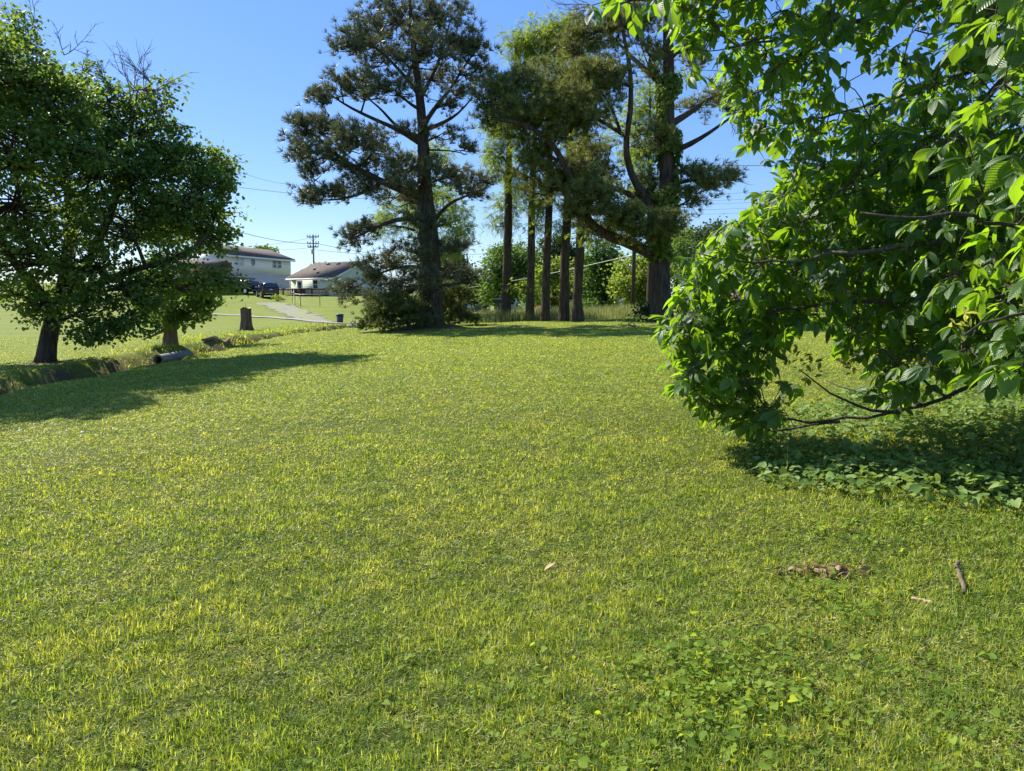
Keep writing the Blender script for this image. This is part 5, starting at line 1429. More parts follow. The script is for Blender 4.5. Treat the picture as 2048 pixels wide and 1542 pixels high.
def slab_quad(g, q, th, mi=0):
    """thick quad"""
    q = np.array(q, float); nrm = np.cross(q[1] - q[0], q[3] - q[0]); nrm /= np.linalg.norm(nrm)
    v = np.concatenate([q, q + nrm * th])
    g.add(v, [(0, 1, 2, 3), (7, 6, 5, 4), (0, 4, 5, 1), (1, 5, 6, 2), (2, 6, 7, 3), (3, 7, 4, 0)], mi)


class House:
    def __init__(self, name, label, K, origin, cat='house'):
        self.K = K; self.o = np.array(origin, float)
        self.rt = empty(name, self.o, label, cat)

    def part(self, name, g, mat, parent=None, **k):
        return g.build(name, mat, parent if parent is not None else self.rt, origin=self.o)

    def panel(self, g, face, u0, u1, z0, z1, th, out=0.0, mi=0):
        """box on the wall v=0 (face 'A', along u) or on wall u=0 (face 'B', along v), standing out by th"""
        K = self.K
        if face == 'A':
            q = lambda a, z, o_: K(a, -o_, z)
        else:
            q = lambda a, z, o_: K(-o_, a, z)
        v = np.array([q(u0, z0, out), q(u1, z0, out), q(u1, z1, out), q(u0, z1, out), q(u0, z0, out + th), q(u1, z0, out + th), q(u1, z1, out + th), q(u0, z1, out + th)])
        g.add(v, [(0, 1, 2, 3), (7, 6, 5, 4), (0, 4, 5, 1), (1, 5, 6, 2), (2, 6, 7, 3), (3, 7, 4, 0)], mi)

    def window(self, face, u0, u1, z0, z1, glass=None, sash=True, t=.09):
        g = Geo(); p = self.panel
        p(g, face, u0 - t, u0, z0 - t, z1 + t, .07); p(g, face, u1, u1 + t, z0 - t, z1 + t, .07)
        p(g, face, u0, u1, z1, z1 + t, .07); p(g, face, u0, u1, z0 - t, z0, .08)
        if sash: p(g, face, u0, u1, (z0 + z1) / 2 - .03, (z0 + z1) / 2 + .03, .05)
        w = self.part('window', g, M['white'])
        g = Geo(); p(g, face, u0, u1, z0, z1, .02); o = self.part('pane', g, glass or M['glass'], parent=w)
        return w


# ---- ranch house with deck
F1 = P(668, 600, 95.0); F0 = P(583, 600, 99.0)
dA = F0[:2] - F1[:2]; LA = np.linalg.norm(dA); dA /= LA; dB = np.array([-dA[1], dA[0]])
if dB[1] < 0: dB = -dB
K = frame_house(F1, dA, dB)
gz = 1.25; ez = 4.42; rzg = 6.35; WB = 9.6
R_ = House('ranch_house', 'low pale green house with brown shingle roof and wooden deck', K, (F1[0], F1[1], gz))
g = Geo()
q = [K(0, 0, 0)[:2], K(LA, 0, 0)[:2], K(LA, WB, 0)[:2], K(0, WB, 0)[:2]]
g.prism(q, gz + .45, ez)
g.add([K(0, 0, ez), K(0, WB, ez), K(0, WB / 2, rzg - .05)], [(0, 1, 2)])
g.add([K(LA, 0, ez), K(LA, WB, ez), K(LA, WB / 2, rzg - .05)], [(0, 2, 1)])
R_.part('wall', g, M['green_siding'])
g = Geo(); g.prism([K(.03, .03, 0)[:2], K(LA - .03, .03, 0)[:2], K(LA - .03, WB - .03, 0)[:2], K(.03, WB - .03, 0)[:2]], gz - 1.0, gz + .45); R_.part('foundation', g, M['block'])
g = Geo(); ov = .45
sl = (rzg - ez) / (WB / 2)
for s0, s1 in ((-ov, WB / 2), (WB + ov, WB / 2)):
    z0 = ez - sl * ov + .06
    qd = [K(-ov, s0, z0), K(LA + ov, s0, z0), K(LA + ov, s1, rzg + .06), K(-ov, s1, rzg + .06)]
    if s0 < 0: qd = qd[::-1]
    slab_quad(g, qd, .10)
rf = R_.part('roof', g, M['shingle'])
for (u_, v_) in [(1.2, 3.9), (3.0, 3.9), (4.8, 3.9), (3.6, .9), (5.5, 2.2)]:
    g = Geo(); zc_ = ez + sl * v_ + .1
    c_ = K(u_, v_, zc_ + .09); g.box(c_, (.45 if v_ > 3 else .2, .35, .22), rz=math.atan2(dA[1], dA[0])); R_.part('roof_vent', g, M['metal_dark'], parent=rf)
g = Geo()
R_.panel(g, 'A', -ov, LA + ov, ez - sl * ov - .16, ez - sl * ov + .05, .03, out=ov)
slab_quad(g, [K(-ov - .01, -ov, ez - sl * ov - .14), K(-ov - .01, WB / 2, rzg - .14), K(-ov - .01, WB / 2, rzg + .05), K(-ov - .01, -ov, ez - sl * ov + .05)], .03)
slab_quad(g, [K(-ov - .01, WB + ov, ez - sl * ov - .14), K(-ov - .01, WB / 2, rzg - .14), K(-ov - .01, WB / 2, rzg + .05), K(-ov - .01, WB + ov, ez - sl * ov + .05)], .03)
R_.part('fascia', g, M['white'])
R_.window('A', LA * .36, LA * .36 + .75, 2.95, 4.0)
g = Geo(); R_.panel(g, 'A', LA * .72, LA * .72 + .95, 2.05, 4.05, .06); dr_ = R_.part('door', g, M['white'])
g = Geo(); R_.panel(g, 'A', LA * .72 + .2, LA * .72 + .75, 2.3, 3.8, .02, out=.06); R_.part('door_pane', g, M['glass'], parent=dr_)
g = Geo(); R_.panel(g, 'A', .9, 1.9, gz - .1, gz + .42, .05); R_.part('crawl_space_door', g, M['wood_dark'])
g = Geo(); g.tube([K(LA + .05, -.1, gz), K(LA + .05, -.1, ez - .2)], .05, 6); R_.part('downspout', g, M['white'])
# deck on the front wall
DK = K(LA * .62, -1.5, gz)
dk = R_.rt
g = Geo(); u0, u1, v0 = LA * .12, LA + 1.7, -2.8; dz = 2.0
g.prism([K(u0, v0, 0)[:2], K(u1, v0, 0)[:2], K(u1, -.05, 0)[:2], K(u0, -.05, 0)[:2]], dz - .2, dz)
deck = R_.part('deck', g, M['wood_deck'])
g = Geo()
for u_ in np.linspace(u0, u1, 6):
    g = Geo(); g.tube([K(u_, v0 + .08, gz - .3), K(u_, v0 + .08, dz + .98)], .10, 4); R_.part('deck_post', g, M['wood_dark'], parent=deck)
g = Geo()
for (ua, va, ub, vb) in [(u0, v0, u1 - 1.6, v0), (u0, v0, u0, -.1), (u1, v0, u1, -.1)]:
    for zz_ in (dz + .12, dz + .92):
        g.tube([K(ua, va, zz_), K(ub, vb, zz_)], .085, 4)
    nb = int(math.hypot(ub - ua, vb - va) / .2)
    for t_ in np.linspace(0, 1, nb): g.tube([K(ua + (ub - ua) * t_, va + (vb - va) * t_, dz + .1), K(ua + (ub - ua) * t_, va + (vb - va) * t_, dz + .92)], .035, 4)
R_.part('railing', g, M['wood_dark'], parent=deck)
g = Geo()
for k_ in range(5): g.box(K(u1 + .2 + .28 * k_, v0 + .9, dz - .15 - .16 * k_), (.3, 1.1, .06), rz=math.atan2(dA[1], dA[0]))
g.tube([K(u1, v0 + .35, dz + .9), K(u1 + 1.4, v0 + .35, dz - .1)], .05, 4)
R_.part('stairs', g, M['wood_deck'], parent=deck)


def chair(loc, rz, label, mat):
    t = empty('deck_chair', loc, label, 'chair', 'chairs on the deck', rz)
    g = Geo(); g.box((0, 0, .42), (.5, .5, .05)); g.build('seat', mat, t)
    g = Geo(); g.box((0, .24, .72), (.5, .05, .6), rx=-.15); g.build('backrest', mat, t)
    for sx_ in (-1, 1):
        for sy_ in (-1, 1):
            g = Geo(); g.tube([(sx_ * .22, sy_ * .22, 0), (sx_ * .22, sy_ * .22, .4)], .025, 5); g.build('leg', mat, t)


chair(K(LA * .42, -1.9, dz), .4, 'dark chair at the right end of the deck', M['metal_dark'])
chair(K(LA * .62, -1.6, dz), 1.0, 'dark chair in the middle of the deck', M['wood_dark'])
c_ = K(LA + .95, -1.9, dz); t = empty('bucket', c_, 'white bucket on the deck beside the stairs', 'bucket')
g = Geo(); g.lathe([(.001, 0), (.14, 0), (.18, .40), (.165, .40), (.13, .03), (.001, .03)], sides=14); g.build('bucket_body', M['white'], t)
g = Geo(); th = np.linspace(0, pi, 9); g.tube(np.stack([.18 * np.cos(th), 0 * th, .38 + .12 * np.sin(th)], 1), .008, 4); g.build('handle', M['metal_dark'], t)
c_ = K(LA * .83, -1.3, dz); t = empty('satellite_dish', K(LA * .80, v0 + .05, dz + .92), 'grey satellite dish on the deck rail', 'dish')
g = Geo(); g.lathe([(.001, 0), (.15, .02), (.28, .09), (.33, .14)], sides=16)
o_ = g.build('dish', M['galv'], t); o_.rotation_euler = (radians(70), 0, .4); o_.location = (0, 0, .25)
g = Geo(); g.tube([(0, 0, 0), (0, .03, .25)], .02, 6); g.build('mast', M['galv'], t)

# chain link fence in front
pp = [G(590, 611), G(601, 613), G(640, 613), G(678, 611)]
t = empty('wire_fence', pp[0], 'low wire fence with thin metal posts in front of the ranch house', 'fence')
for p_ in pp + [pp[0] + [-1.2, 3.5, 0]]:
    g = Geo(); zz_ = Hs(p_[0], p_[1]); g.tube([(p_[0], p_[1], zz_ - .1), (p_[0], p_[1], zz_ + 1.2)], .03, 6); g.build('post', M['metal_dark'], t, origin=pp[0])
g = Geo(); pr_ = [pp[0] + [-1.2, 3.5, 0]] + pp
g.tube([(p_[0], p_[1], Hs(p_[0], p_[1]) + 1.15) for p_ in pr_], .016, 5)
for zz_ in np.arange(.15, 1.1, .19): g.tube([(p_[0], p_[1], Hs(p_[0], p_[1]) + zz_) for p_ in pr_], .005, 3)
g.build('rail', M['galv'], t, origin=pp[0])

# ---- white two storey house
L0 = P(458, 600, 108.0); L1 = P(582, 600, 122.7)
dA = L1[:2] - L0[:2]; LA = np.linalg.norm(dA); dA /= LA; dB = np.array([-dA[1], dA[0]])
if dB[0] > 0: dB = -dB
K = frame_house(L0, dA, dB)
gz = Hs(L0[0], L0[1]) - .4; ez = 7.95; rzg = 9.35; WB = 8.0; mz = 5.45
W_ = House('white_house', 'two storey white house with brown roof and small round window', K, (L0[0], L0[1], gz))
sq = lambda o_: [K(-o_, -o_, 0)[:2], K(LA + o_, -o_, 0)[:2], K(LA + o_, WB + o_, 0)[:2], K(-o_, WB + o_, 0)[:2]]
g = Geo(); g.prism(sq(0.0), mz, ez)
g.add([K(0, 0, ez), K(0, WB, ez), K(0, WB / 2, rzg - .05)], [(0, 1, 2)]); g.add([K(LA, 0, ez), K(LA, WB, ez), K(LA, WB / 2, rzg - .05)], [(0, 2, 1)])
W_.part('upper_wall', g, M['white_siding'])
g = Geo(); g.prism(sq(.05), gz - 1, mz); W_.part('lower_wall', g, M['panel'])
g = Geo(); sl = (rzg - ez) / (WB / 2); ov = .6
for s0 in (-ov, WB + ov):
    z0 = ez - sl * ov + .06
    qd = [K(-ov, s0, z0), K(LA + ov, s0, z0), K(LA + ov, WB / 2, rzg + .06), K(-ov, WB / 2, rzg + .06)]
    if s0 > 0: qd = qd[::-1]
    slab_quad(g, qd, .12)
W_.part('roof', g, M['shingle'])
g = Geo(); W_.panel(g, 'A', -ov, LA + ov, ez - sl * ov - .2, ez - sl * ov + .04, .03, out=ov)
slab_quad(g, [K(-ov - .01, -ov, ez - sl * ov - .18), K(-ov - .01, WB / 2, rzg - .18), K(-ov - .01, WB / 2, rzg + .05), K(-ov - .01, -ov, ez - sl * ov + .05)], .03)
W_.part('fascia', g, M['white'])


def upx(px, K=None):   # distance along the white facade seen at photo column px
    u_ = (px - 1024) / F
    return (u_ * L0[1] - L0[0]) / (dA[0] - u_ * dA[1])


for (a, b_, z0, z1, gl) in [(475, 482, 6.55, 7.45, 'curtain'), (485.5, 492.5, 6.55, 7.45, 'curtain'), (551, 557.5, 6.5, 7.5, 'blind'), (560.5, 567, 6.5, 7.5, 'blind')]:
    W_.window('A', upx(a), upx(b_), z0, z1, M[gl])
W_.window('A', upx(565), upx(572), 3.0, 4.9, M['curtain'])
uc = upx(511.5); g = Geo(); ang = np.linspace(0, 2 * pi, 21)[:-1]
ring_ = lambda R, o_: np.array([K(uc + R * cos(q), -o_, 7.05 + R * sin(q)) for q in ang])
v = np.concatenate([ring_(.50, .0), ring_(.50, .08), ring_(.38, .08)]); k = np.arange(20); k2 = (k + 1) % 20
g.add(v, np.concatenate([np.stack([k, k2, k2 + 20, k + 20], 1), np.stack([k + 20, k2 + 20, k2 + 40, k + 40], 1)]))
w_ = W_.part('round_window', g, M['galv']); g = Geo(); g.poly(ring_(.39, .03)); W_.part('pane', g, M['glass'], parent=w_)
g = Geo(); g.tube([K(LA, -.08, gz), K(LA, -.08, ez - .2)], .06, 6); W_.part('downspout', g, M['white'])
g = Geo(); g.prism([K(-.2, WB * .45, 0)[:2], K(-3.2, WB * .45, 0)[:2], K(-3.2, WB, 0)[:2], K(-.2, WB, 0)[:2]], gz - 1, 6.2); W_.part('side_wing', g, M['panel'])

# ---- dark shed roof and carport in front of the white house
c0 = P(432, 590, 100.0); zz_ = Hs(c0[0], c0[1])
t = empty('garden_shed', (c0[0], c0[1], zz_), 'dark red shed with brown roof partly hidden by the maple leaves', 'shed')
g = Geo(); g.box((-1.5, 0, 1.5), (5.0, 4, 3.0)); g.build('wall', M['brick'], t)
g = Geo(); slab_quad(g, [(-4.3, -2.5, 3.0), (1.5, -2.5, 3.0), (1.5, 0, 3.9), (-4.3, 0, 3.9)], .1); slab_quad(g, [(-4.3, 0, 3.9), (1.5, 0, 3.9), (1.5, 2.5, 3.0), (-4.3, 2.5, 3.0)], .1); g.build('roof', M['shingle'], t)
c0 = P(455, 600, 94.0); c1 = P(512, 600, 97.0); zz_ = Hs(c1[0], c1[1])
ax = norm(c1 - c0)[:2]; by = np.array([-ax[1], ax[0]])
t = empty('carport', (c0[0], c0[1], zz_), 'open carport with thin flat brown roof and slim posts', 'carport')
KC = frame_house(c0, ax, by); LC = np.linalg.norm(c1 - c0)
g = Geo(); slab_quad(g, [KC(-3.5, -.2, 4.4), KC(LC, -.2, 4.15), KC(LC, 5.2, 4.25), KC(-3.5, 5.2, 4.5)], .12); g.build('roof', M['metal_roof'], t, origin=(c0[0], c0[1], zz_))
for u_ in (-3.2, LC * .48, LC - .3):
    for v_ in (0, 5):
        g = Geo(); p_ = KC(u_, v_, 0); g.tube([(p_[0], p_[1], zz_ - .4), (p_[0], p_[1], 4.3)], .07, 4); g.build('post', M['metal_dark'], t, origin=(c0[0], c0[1], zz_))


# ------------------------------------------------------------------ cars
def car(name, label, loc, rz, paint, scale=1.0, tilt=0.0):
    t = empty(name, loc, label, 'car', rz=rz)
    t.rotation_euler = (0, tilt, rz); t.scale = (scale,) * 3
    # x forward; stations: x, z_sill, z_belt, z_top, half width low, half width belt, half width top
    S = [(-2.25, .45, .95, .98, .78, .78, .74), (-2.2, .32, 1.02, 1.10, .88, .88, .78), (-2.0, .28, 1.05, 1.45, .90, .91, .68), (-1.6, .26, 1.05, 1.64, .91, .93, .66), (-.6, .24, 1.03, 1.70, .92, .94, .66),
         (.3, .24, 1.01, 1.66, .92, .94, .66), (.75, .24, 1.0, 1.42, .92, .93, .70), (1.15, .24, .98, 1.06, .92, .92, .78), (1.8, .26, .88, .95, .90, .90, .74), (2.2, .32, .70, .80, .84, .84, .66), (2.3, .42, .62, .66, .74, .74, .6)]
    g = Geo(); v = []
    for (x_, zs, zb, zt, a_, b__, c__) in S:
        v += [(x_, -a_ * .9, zs), (x_, -a_, zs + .15), (x_, -b__, zb), (x_, -c__, zt), (x_, 0, zt + .03), (x_, c__, zt), (x_, b__, zb), (x_, a_, zs + .15), (x_, a_ * .9, zs)]
    m_ = 9; i_ = np.arange(len(S) - 1)[:, None] * m_ + np.arange(m_)[None]; j_ = np.arange(len(S) - 1)[:, None] * m_ + (np.arange(m_)[None] + 1) % m_
    g.add(v, np.stack([i_, j_, j_ + m_, i_ + m_], -1).reshape(-1, 4)); g.poly(v[:m_]); g.poly(v[-m_:][::-1])
    g.build('body', paint, t)
    for s_ in (-1, 1):
        for (xa, xb, ta, tb) in [(-1.85, -1.15, -1.7, -1.15), (-1.05, -.15, -1.05, -.15), (-.05, .95, -.05, .45)]:
            g = Geo(); zb, zt = 1.08, 1.58
            yb, yt = .945 * s_, .72 * s_
            g.add([(xa, yb, zb), (xb, yb, zb), (tb, yt, zt), (ta, yt, zt)], [(0, 1, 2, 3)]); g.build('side_window', M['carglass'], t)
        g = Geo(); g.box((-2.2, s_ * .76, .98), (.16, .24, .16)); g.build('tail_light', M['red_lamp'], t)
        g = Geo(); g.box((2.2, s_ * .66, .72), (.14, .26, .12)); g.build('headlight', M['rim'], t)
        g = Geo(); g.box((.75, s_ * 1.02, 1.08), (.14, .16, .12)); g.build('mirror', paint, t)
        for x_ in (-1.4, 1.42):
            w_ = Geo(); a_ = np.linspace(0, 2 * pi, 21)[:-1]
            ringw = lambda R, y_: np.array([(x_ + R * cos(q), y_, .35 + R * sin(q)) for q in a_])
            v_ = np.concatenate([ringw(.35, s_ * .70), ringw(.35, s_ * .945), ringw(.24, s_ * .95)]); k = np.arange(20); k2 = (k + 1) % 20
            w_.add(v_, np.concatenate([np.stack([k, k2, k2 + 20, k + 20], 1), np.stack([k + 20, k2 + 20, k2 + 40, k + 40], 1)]))
            wo = w_.build('wheel', M['tyre'], t)
            w_ = Geo(); w_.poly(ringw(.24, s_ * .952)); w_.build('rim', M['rim'], t).parent = wo
    g = Geo(); g.add([(-2.235, -.66, 1.10), (-2.235, .66, 1.10), (-2.02, .58, 1.5), (-2.02, -.58, 1.5)], [(0, 1, 2, 3)]); g.build('rear_window', M['carglass'], t)
    g = Geo(); g.add([(1.16, -.74, 1.07), (1.16, .74, 1.07), (.60, .62, 1.58), (.60, -.62, 1.58)], [(0, 1, 2, 3)]); g.build('windscreen', M['carglass'], t)
    g = Geo(); g.box((-2.27, 0, .86), (.02, .32, .15)); g.build('number_plate', M['chrome'], t)
    g = Geo(); g.box((-2.27, 0, .45), (.03, 1.3, .05)); g.build('bumper_trim', M['chrome'], t)
    return t


c_ = P(527, 603, 88.0); car('parked_car', 'black car parked on the gravel drive with its tail towards the lawn', (c_[0], c_[1] + 1.5, Hs(c_[0], c_[1] + 1.5) + .02), radians(118), M['carpaint'], 1.02)
c_ = P(487, 600, 95.0); car('parked_car', 'dark car in the shade under the carport roof', (c_[0], c_[1], Hs(c_[0], c_[1])), radians(150), M['carpaint'])
c_ = P(1292, 612, 60.0); car('parked_car', 'silver car half hidden by the spreading pine trunk', (c_[0], c_[1], Hs(c_[0], c_[1])), radians(20), M['carpaint_grey'])

# ------------------------------------------------------------------ brick garage, long brick house, pale house, blue-grey house
x0 = P(935, 600, 130.0)[0]; y0 = 130.0; zg = Hs(x0, y0)
t = empty('brick_garage', (x0, y0, zg), 'low brick garage with hipped roof and one white door', 'garage')
xl, xr = -4.5, P(990, 600, 130)[0] - x0 - 1.0; ez = 2.75; dp = 9.0
g = Geo(); g.box(((xl + xr) / 2, dp / 2, ez / 2 - .5), (xr - xl, dp, ez + 1)); g.build('wall', M['brick_brown'], t)
g = Geo(); o_ = .8; zr = 5.2
A_, B_, C_, D_ = (xl - o_, -o_, ez - .05), (xr + o_ + 1, -o_, ez - .05), (xr + o_ + 1, dp + o_, ez - .05), (xl - o_, dp + o_, ez - .05)
R1, R2 = (xl + 3.4, dp / 2, zr), (xr - 4.6, dp / 2, zr)
g.add([A_, B_, C_, D_, R1, R2], [(0, 1, 5, 4), (2, 3, 4, 5)]); g.add([A_, B_, C_, D_, R1, R2], [(1, 2, 5), (3, 0, 4)]); g.build('roof', M['shingle'], t)
g = Geo(); g.box(((A_[0] + B_[0]) / 2, -o_ - .02, ez - .15), (B_[0] - A_[0], .04, .2)); g.build('fascia', M['white'], t)
dx0 = P(965, 600, 130)[0] - x0; dx1 = P(981, 600, 130)[0] - x0
g = Geo(); g.box(((dx0 + dx1) / 2, -.04, 1.1), (dx1 - dx0, .06, 2.2)); gd = g.build('garage_door', M['white'], t)
for k_ in range(4):
    g = Geo(); g.box((dx0 + (dx1 - dx0) * (k_ + .5) / 4, -.09, 1.85), (.2, .04, .26)); g.build('pane', M['glass'], t).parent = gd
g = Geo(); g.box((dx0 - 2.0, -.05, .95), (1.2, .06, .6)); g.build('window', M['white'], t)
g = Geo(); g.tube([(xr + o_ + .6, -o_ + .1, -.2), (xr + o_ + .6, -o_ + .1, ez)], .08, 5); g.build('porch_post', M['metal_dark'], t)
c_ = (x0 + dx0 + .2, y0 - 1.2, Hs(x0, y0 - 1.2))
t = empty('rubbish_bin', c_, 'dark rubbish bin in front of the white garage door', 'bin')
g = Geo(); g.box((0, 0, .5), (.6, .65, 1.0)); g.build('bin_body', M['plastic_grey'], t); g = Geo(); g.box((0, -.02, 1.04), (.68, .72, .08)); g.build('lid', M['plastic_grey'], t)

x0 = P(1170, 600, 105)[0]; zg = Hs(x0, 105)
t = empty('brick_house', (x0, 105, zg), 'long low brick house behind the row of tall thin trunks', 'house')
g = Geo(); g.box((0, 4, 1.1), (15, 8, 3.6)); g.build('wall', M['brick'], t)
g = Geo(); slab_quad(g, [(-8, -.6, 2.8), (8, -.6, 2.8), (8, 4, 4.6), (-8, 4, 4.6)], .1); slab_quad(g, [(-8, 4, 4.6), (8, 4, 4.6), (8, 8.6, 2.8), (-8, 8.6, 2.8)], .1); g.build('roof', M['shingle_grey'], t)
for x_ in (-5.5, -2.0, 2.2, 5.4):
    g = Geo(); g.box((x_, -.03, 1.6), (1.5, .06, 1.1)); w_ = g.build('window', M['white'], t); g = Geo(); g.box((x_, -.07, 1.6), (1.3, .03, .9)); g.build('pane', M['glass'], t).parent = w_
g = Geo(); g.box((0, -.7, .55), (15, .12, .12)); [g.tube([(x_, -.7, -.3), (x_, -.7, .5)], .05, 4) for x_ in np.linspace(-7.4, 7.4, 9)]; g.build('porch_rail', M['white'], t)
x0 = P(1040, 600, 135)[0]; zg = Hs(x0, 135)
t = empty('pale_house', (x0, 135, zg), 'small pale house glimpsed under the round tree', 'house')
g = Geo(); g.box((0, 3, 1.2), (9, 6, 3)); g.build('wall', M['cream_siding'], t)
g = Geo(); slab_quad(g, [(-5, -.5, 2.6), (5, -.5, 2.6), (5, 3, 4.0), (-5, 3, 4.0)], .1); slab_quad(g, [(-5, 3, 4.0), (5, 3, 4.0), (5, 6.5, 2.6), (-5, 6.5, 2.6)], .1); g.build('roof', M['shingle_grey'], t)
g = Geo(); g.box((-1.5, -.03, 1.5), (1.0, .06, 1.0)); g.build('window', M['glass'], t)

# mailbox
c_ = P(996, 640, 47); c_ = np.array([c_[0], 47, Hs(c_[0], 47)])
t = empty('mailbox', c_, 'black mailbox on a post at the edge of the tall grass', 'mailbox')
g = Geo(); g.tube([(0, 0, -.1), (0, 0, 1.0)], .05, 5); g.build('post', M['wood_dark'], t)
g = Geo(); a_ = np.linspace(0, pi, 9); pr_ = [(-.16, 0)] + [(.16 * -cos(q), .14 + .14 * sin(q)) for q in a_] + [(.16, 0)]
v = np.array([(s_, p_[0] * .8, 1.0 + p_[1]) for s_ in (-.26, .26) for p_ in pr_]); m_ = len(pr_)
k = np.arange(m_); k2 = (k + 1) % m_; g.add(v, np.stack([k, k2, k2 + m_, k + m_], 1)); g.poly(v[:m_]); g.poly(v[m_:][::-1]); g.build('box', M['metal_dark'], t)
g = Geo(); g.box((.18, -.15, 1.38), (.12, .02, .14)); g.build('flag', M['metal_dark'], t)

# grey rubbish bin at the path
c_ = G(680, 646)
t = empty('rubbish_bin', c_, 'dark grey round rubbish bin standing beside the path', 'bin')
h_ = 18.0 * c_[1] / F; w_ = 7.2 * c_[1] / F
g = Geo(); g.lathe([(.001, 0), (w_ * .82, 0), (w_ * .86, .1), (w_ * .98, h_ * .9), (w_ * .92, h_ * .9), (.001, h_ * .88)], sides=22); g.build('bin_body', M['plastic_grey'], t, smooth=False)
g = Geo(); g.lathe([(w_ * .9, h_ * .88), (w_ * 1.12, h_ * .88), (w_ * 1.12, h_ * .96), (w_ * .9, h_ * 1.0), (.001, h_ * 1.03)], sides=22); g.build('lid', M['plastic_grey'], t)
for s_ in (-1, 1):
    g = Geo(); g.box((s_ * w_ * .95, 0, h_ * .72), (.05, .16, .05)); g.build('handle', M['plastic_grey'], t)

# blue-grey house behind the hickory
x0 = P(1502, 600, 50)[0]; x1 = P(1800, 600, 50)[0]; zg = Hs(x0, 50)
t = empty('siding_house', (x0, 50, zg), 'blue-grey sided house on a brick base behind the hickory leaves', 'house')
Wd = x1 - x0
zb = P(1500, 583, 50)[2] - zg; ze = P(1500, 492, 50)[2] - zg
g = Geo(); g.box((Wd / 2, 5, zb / 2 - .5), (Wd, 10, zb + 1)); g.build('brick_base', M['brick'], t)
g = Geo(); g.box((Wd / 2, 5, (zb + ze) / 2), (Wd + .1, 10.1, ze - zb)); zr = ze + Wd * .26
g.add([(-.05, -.05, ze), (Wd + .05, -.05, ze), (Wd / 2, -.05, zr)], [(0, 1, 2)]); g.add([(-.05, 10.05, ze), (Wd + .05, 10.05, ze), (Wd / 2, 10.05, zr)], [(0, 2, 1)])
g.build('wall', M['blue_siding'], t)
g = Geo(); o_ = .5; slp = (zr - ze) / (Wd / 2)
slab_quad(g, [(-o_, -.6, ze - slp * o_), (Wd / 2, -.6, zr), (Wd / 2, 10.6, zr), (-o_, 10.6, ze - slp * o_)], .14)
slab_quad(g, [(Wd + o_, 10.6, ze - slp * o_), (Wd / 2, 10.6, zr), (Wd / 2, -.6, zr), (Wd + o_, -.6, ze - slp * o_)], .14)
g.build('roof', M['shingle_grey'], t)
g = Geo(); g.box((Wd * .35, -.09, (zb + ze) / 2 + .2), (1.3, .06, 1.3)); w_ = g.build('window', M['white'], t); g = Geo(); g.box((Wd * .35, -.13, (zb + ze) / 2 + .2), (1.1, .03, 1.1)); g.build('pane', M['glass'], t).parent = w_

# ------------------------------------------------------------------ utility poles and wires
def upole(name, label, px_, D_, topy, arms, r):
    x_ = (px_ - 1024) / F * D_; zb_ = Hs(x_, D_); zt = P(px_, topy, D_)[2]
    t = empty(name, (x_, D_, zb_), label, 'utility pole')
    g = Geo(); g.tube([(0, 0, -.3), (0, 0, zt - zb_)], [r, r * .7], 10); g.build('pole', M['pole'], t, smooth=True)
    for (py_, hw) in arms:
        za = P(px_, py_, D_)[2] - zb_
        g = Geo(); g.box((0, -.18, za), (2 * hw, .12, .16)); g.tube([(-hw * .7, -.2, za), (0, -.2, za - .8)], .03, 4); g.tube([(hw * .7, -.2, za), (0, -.2, za - .8)], .03, 4)
        ar = g.build('crossarm', M['pole'], t)
        for s_ in (-.95, -.5, .5, .95):
            g = Geo(); g.lathe([(.001, .34), (.07, .30), (.10, .2), (.06, .15), (.09, .08), (.04, 0)], (s_ * hw, -.18, za + .08), 8); g.build('insulator', M['ceramic'], t).parent = ar
    return t, np.array([x_, D_, zb_]), zt


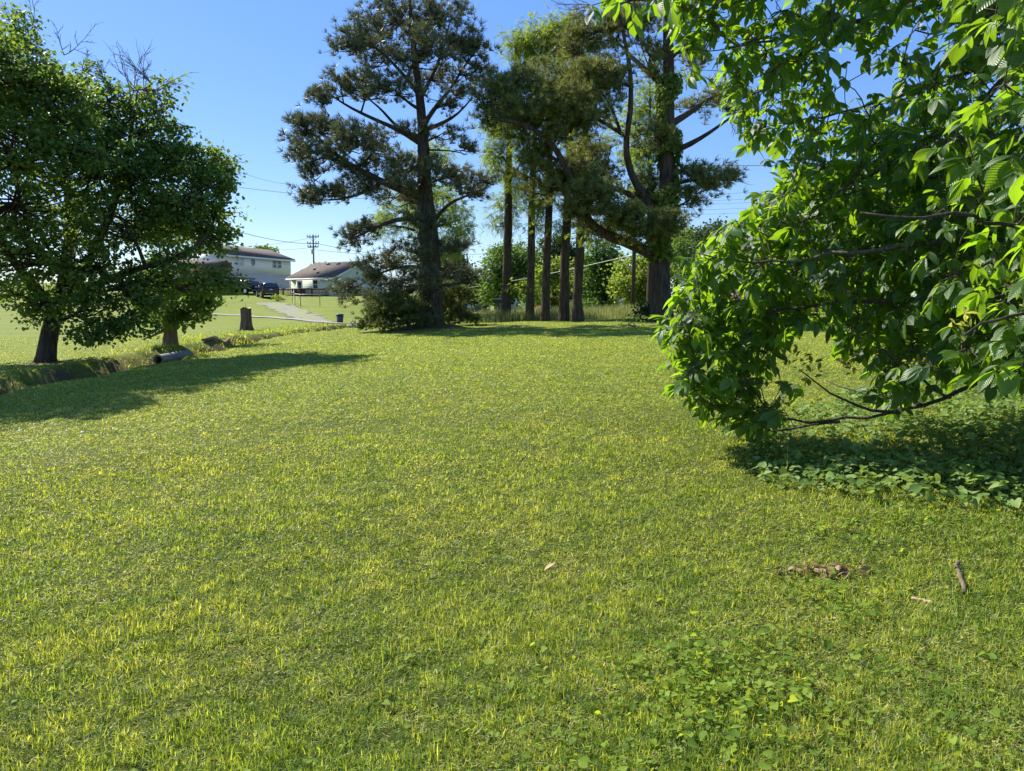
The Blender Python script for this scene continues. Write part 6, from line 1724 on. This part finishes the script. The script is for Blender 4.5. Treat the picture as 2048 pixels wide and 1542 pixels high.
t, p1, zt1 = upole('utility_pole', 'wooden utility pole with three crossarms rising between the two houses', 632, 140.0, 469, [(474, 1.05), (487, 1.05), (494, .95)], .17)
g = Geo(); g.lathe([(.001, 0), (.28, 0), (.28, .9), (.001, .95)], (.0, -.45, P(632, 508, 140)[2] - p1[2]), 12); g.build('transformer', M['galv'], t)
t, p2, zt2 = upole('utility_pole', 'slim bare utility pole just left of the spreading pine trunk', 1265, 48.0, 372, [(385, .9)], .14)


def wire(label, pts, r, mat='wire', sag=.6, n=24):
    pts = [P(*p) for p in pts]
    out_ = []
    for a_, b__ in zip(pts[:-1], pts[1:]):
        tt_ = np.linspace(0, 1, n)[:, None]
        seg_ = a_ + (b__ - a_) * tt_; seg_[:, 2] -= sag * 4 * (tt_[:, 0] * (1 - tt_[:, 0]))
        out_.append(seg_)
    o_ = pts[0]
    g = Geo(); g.tube(np.concatenate(out_), r, 5, cap=False)
    return tag(g.build('power_line', M[mat], origin=o_), label, 'power line', 'overhead wires')


wire('dark wire crossing from behind the maple to the tallest pine', [(380, 360, 90), (900, 402, 90), (1400, 330, 60)], .022)
wire('thin wire running to the top crossarm from behind the maple', [(440, 452, 90), (634, 487, 139.8), (900, 520, 150)], .035)
wire('thin wire sagging left from the middle crossarm', [(380, 488, 150), (628, 474, 139.8)], .03, sag=1.0)
wire('lowest wire sagging left from the third crossarm', [(380, 484, 150), (630, 494, 139.8)], .03, sag=1.0)
wire('wire leaving the three-armed pole towards the tallest pine', [(634, 500, 139.8), (1000, 505, 140)], .03, sag=.8)
wire('pale cable sloping up behind the thin trunks', [(930, 576, 90), (1265, 510, 48), (1500, 508, 44)], .02, 'wire_pale', sag=.2)
wire('pale cable just above the brick garage roof', [(900, 577, 120), (980, 577, 125)], .04, 'wire_pale', sag=0)
wire('thick dark wire right of the spreading pine at mid height', [(1265, 328, 48), (1700, 328, 48)], .016, sag=.1)
for k_, y_ in enumerate([385, 398, 405, 416, 425]):
    wire(['top', 'second', 'third', 'fourth', 'lowest'][k_] + ' of five thin parallel wires right of the spreading pine', [(1000, y_ + 70, 110), (1265, y_ + 3, 60), (1600, y_ - 8, 60)], .008, sag=.2)
wire('thin high wire meeting the maple at its right edge', [(470, 340, 90), (640, 370, 95), (900, 400, 95)], .016)
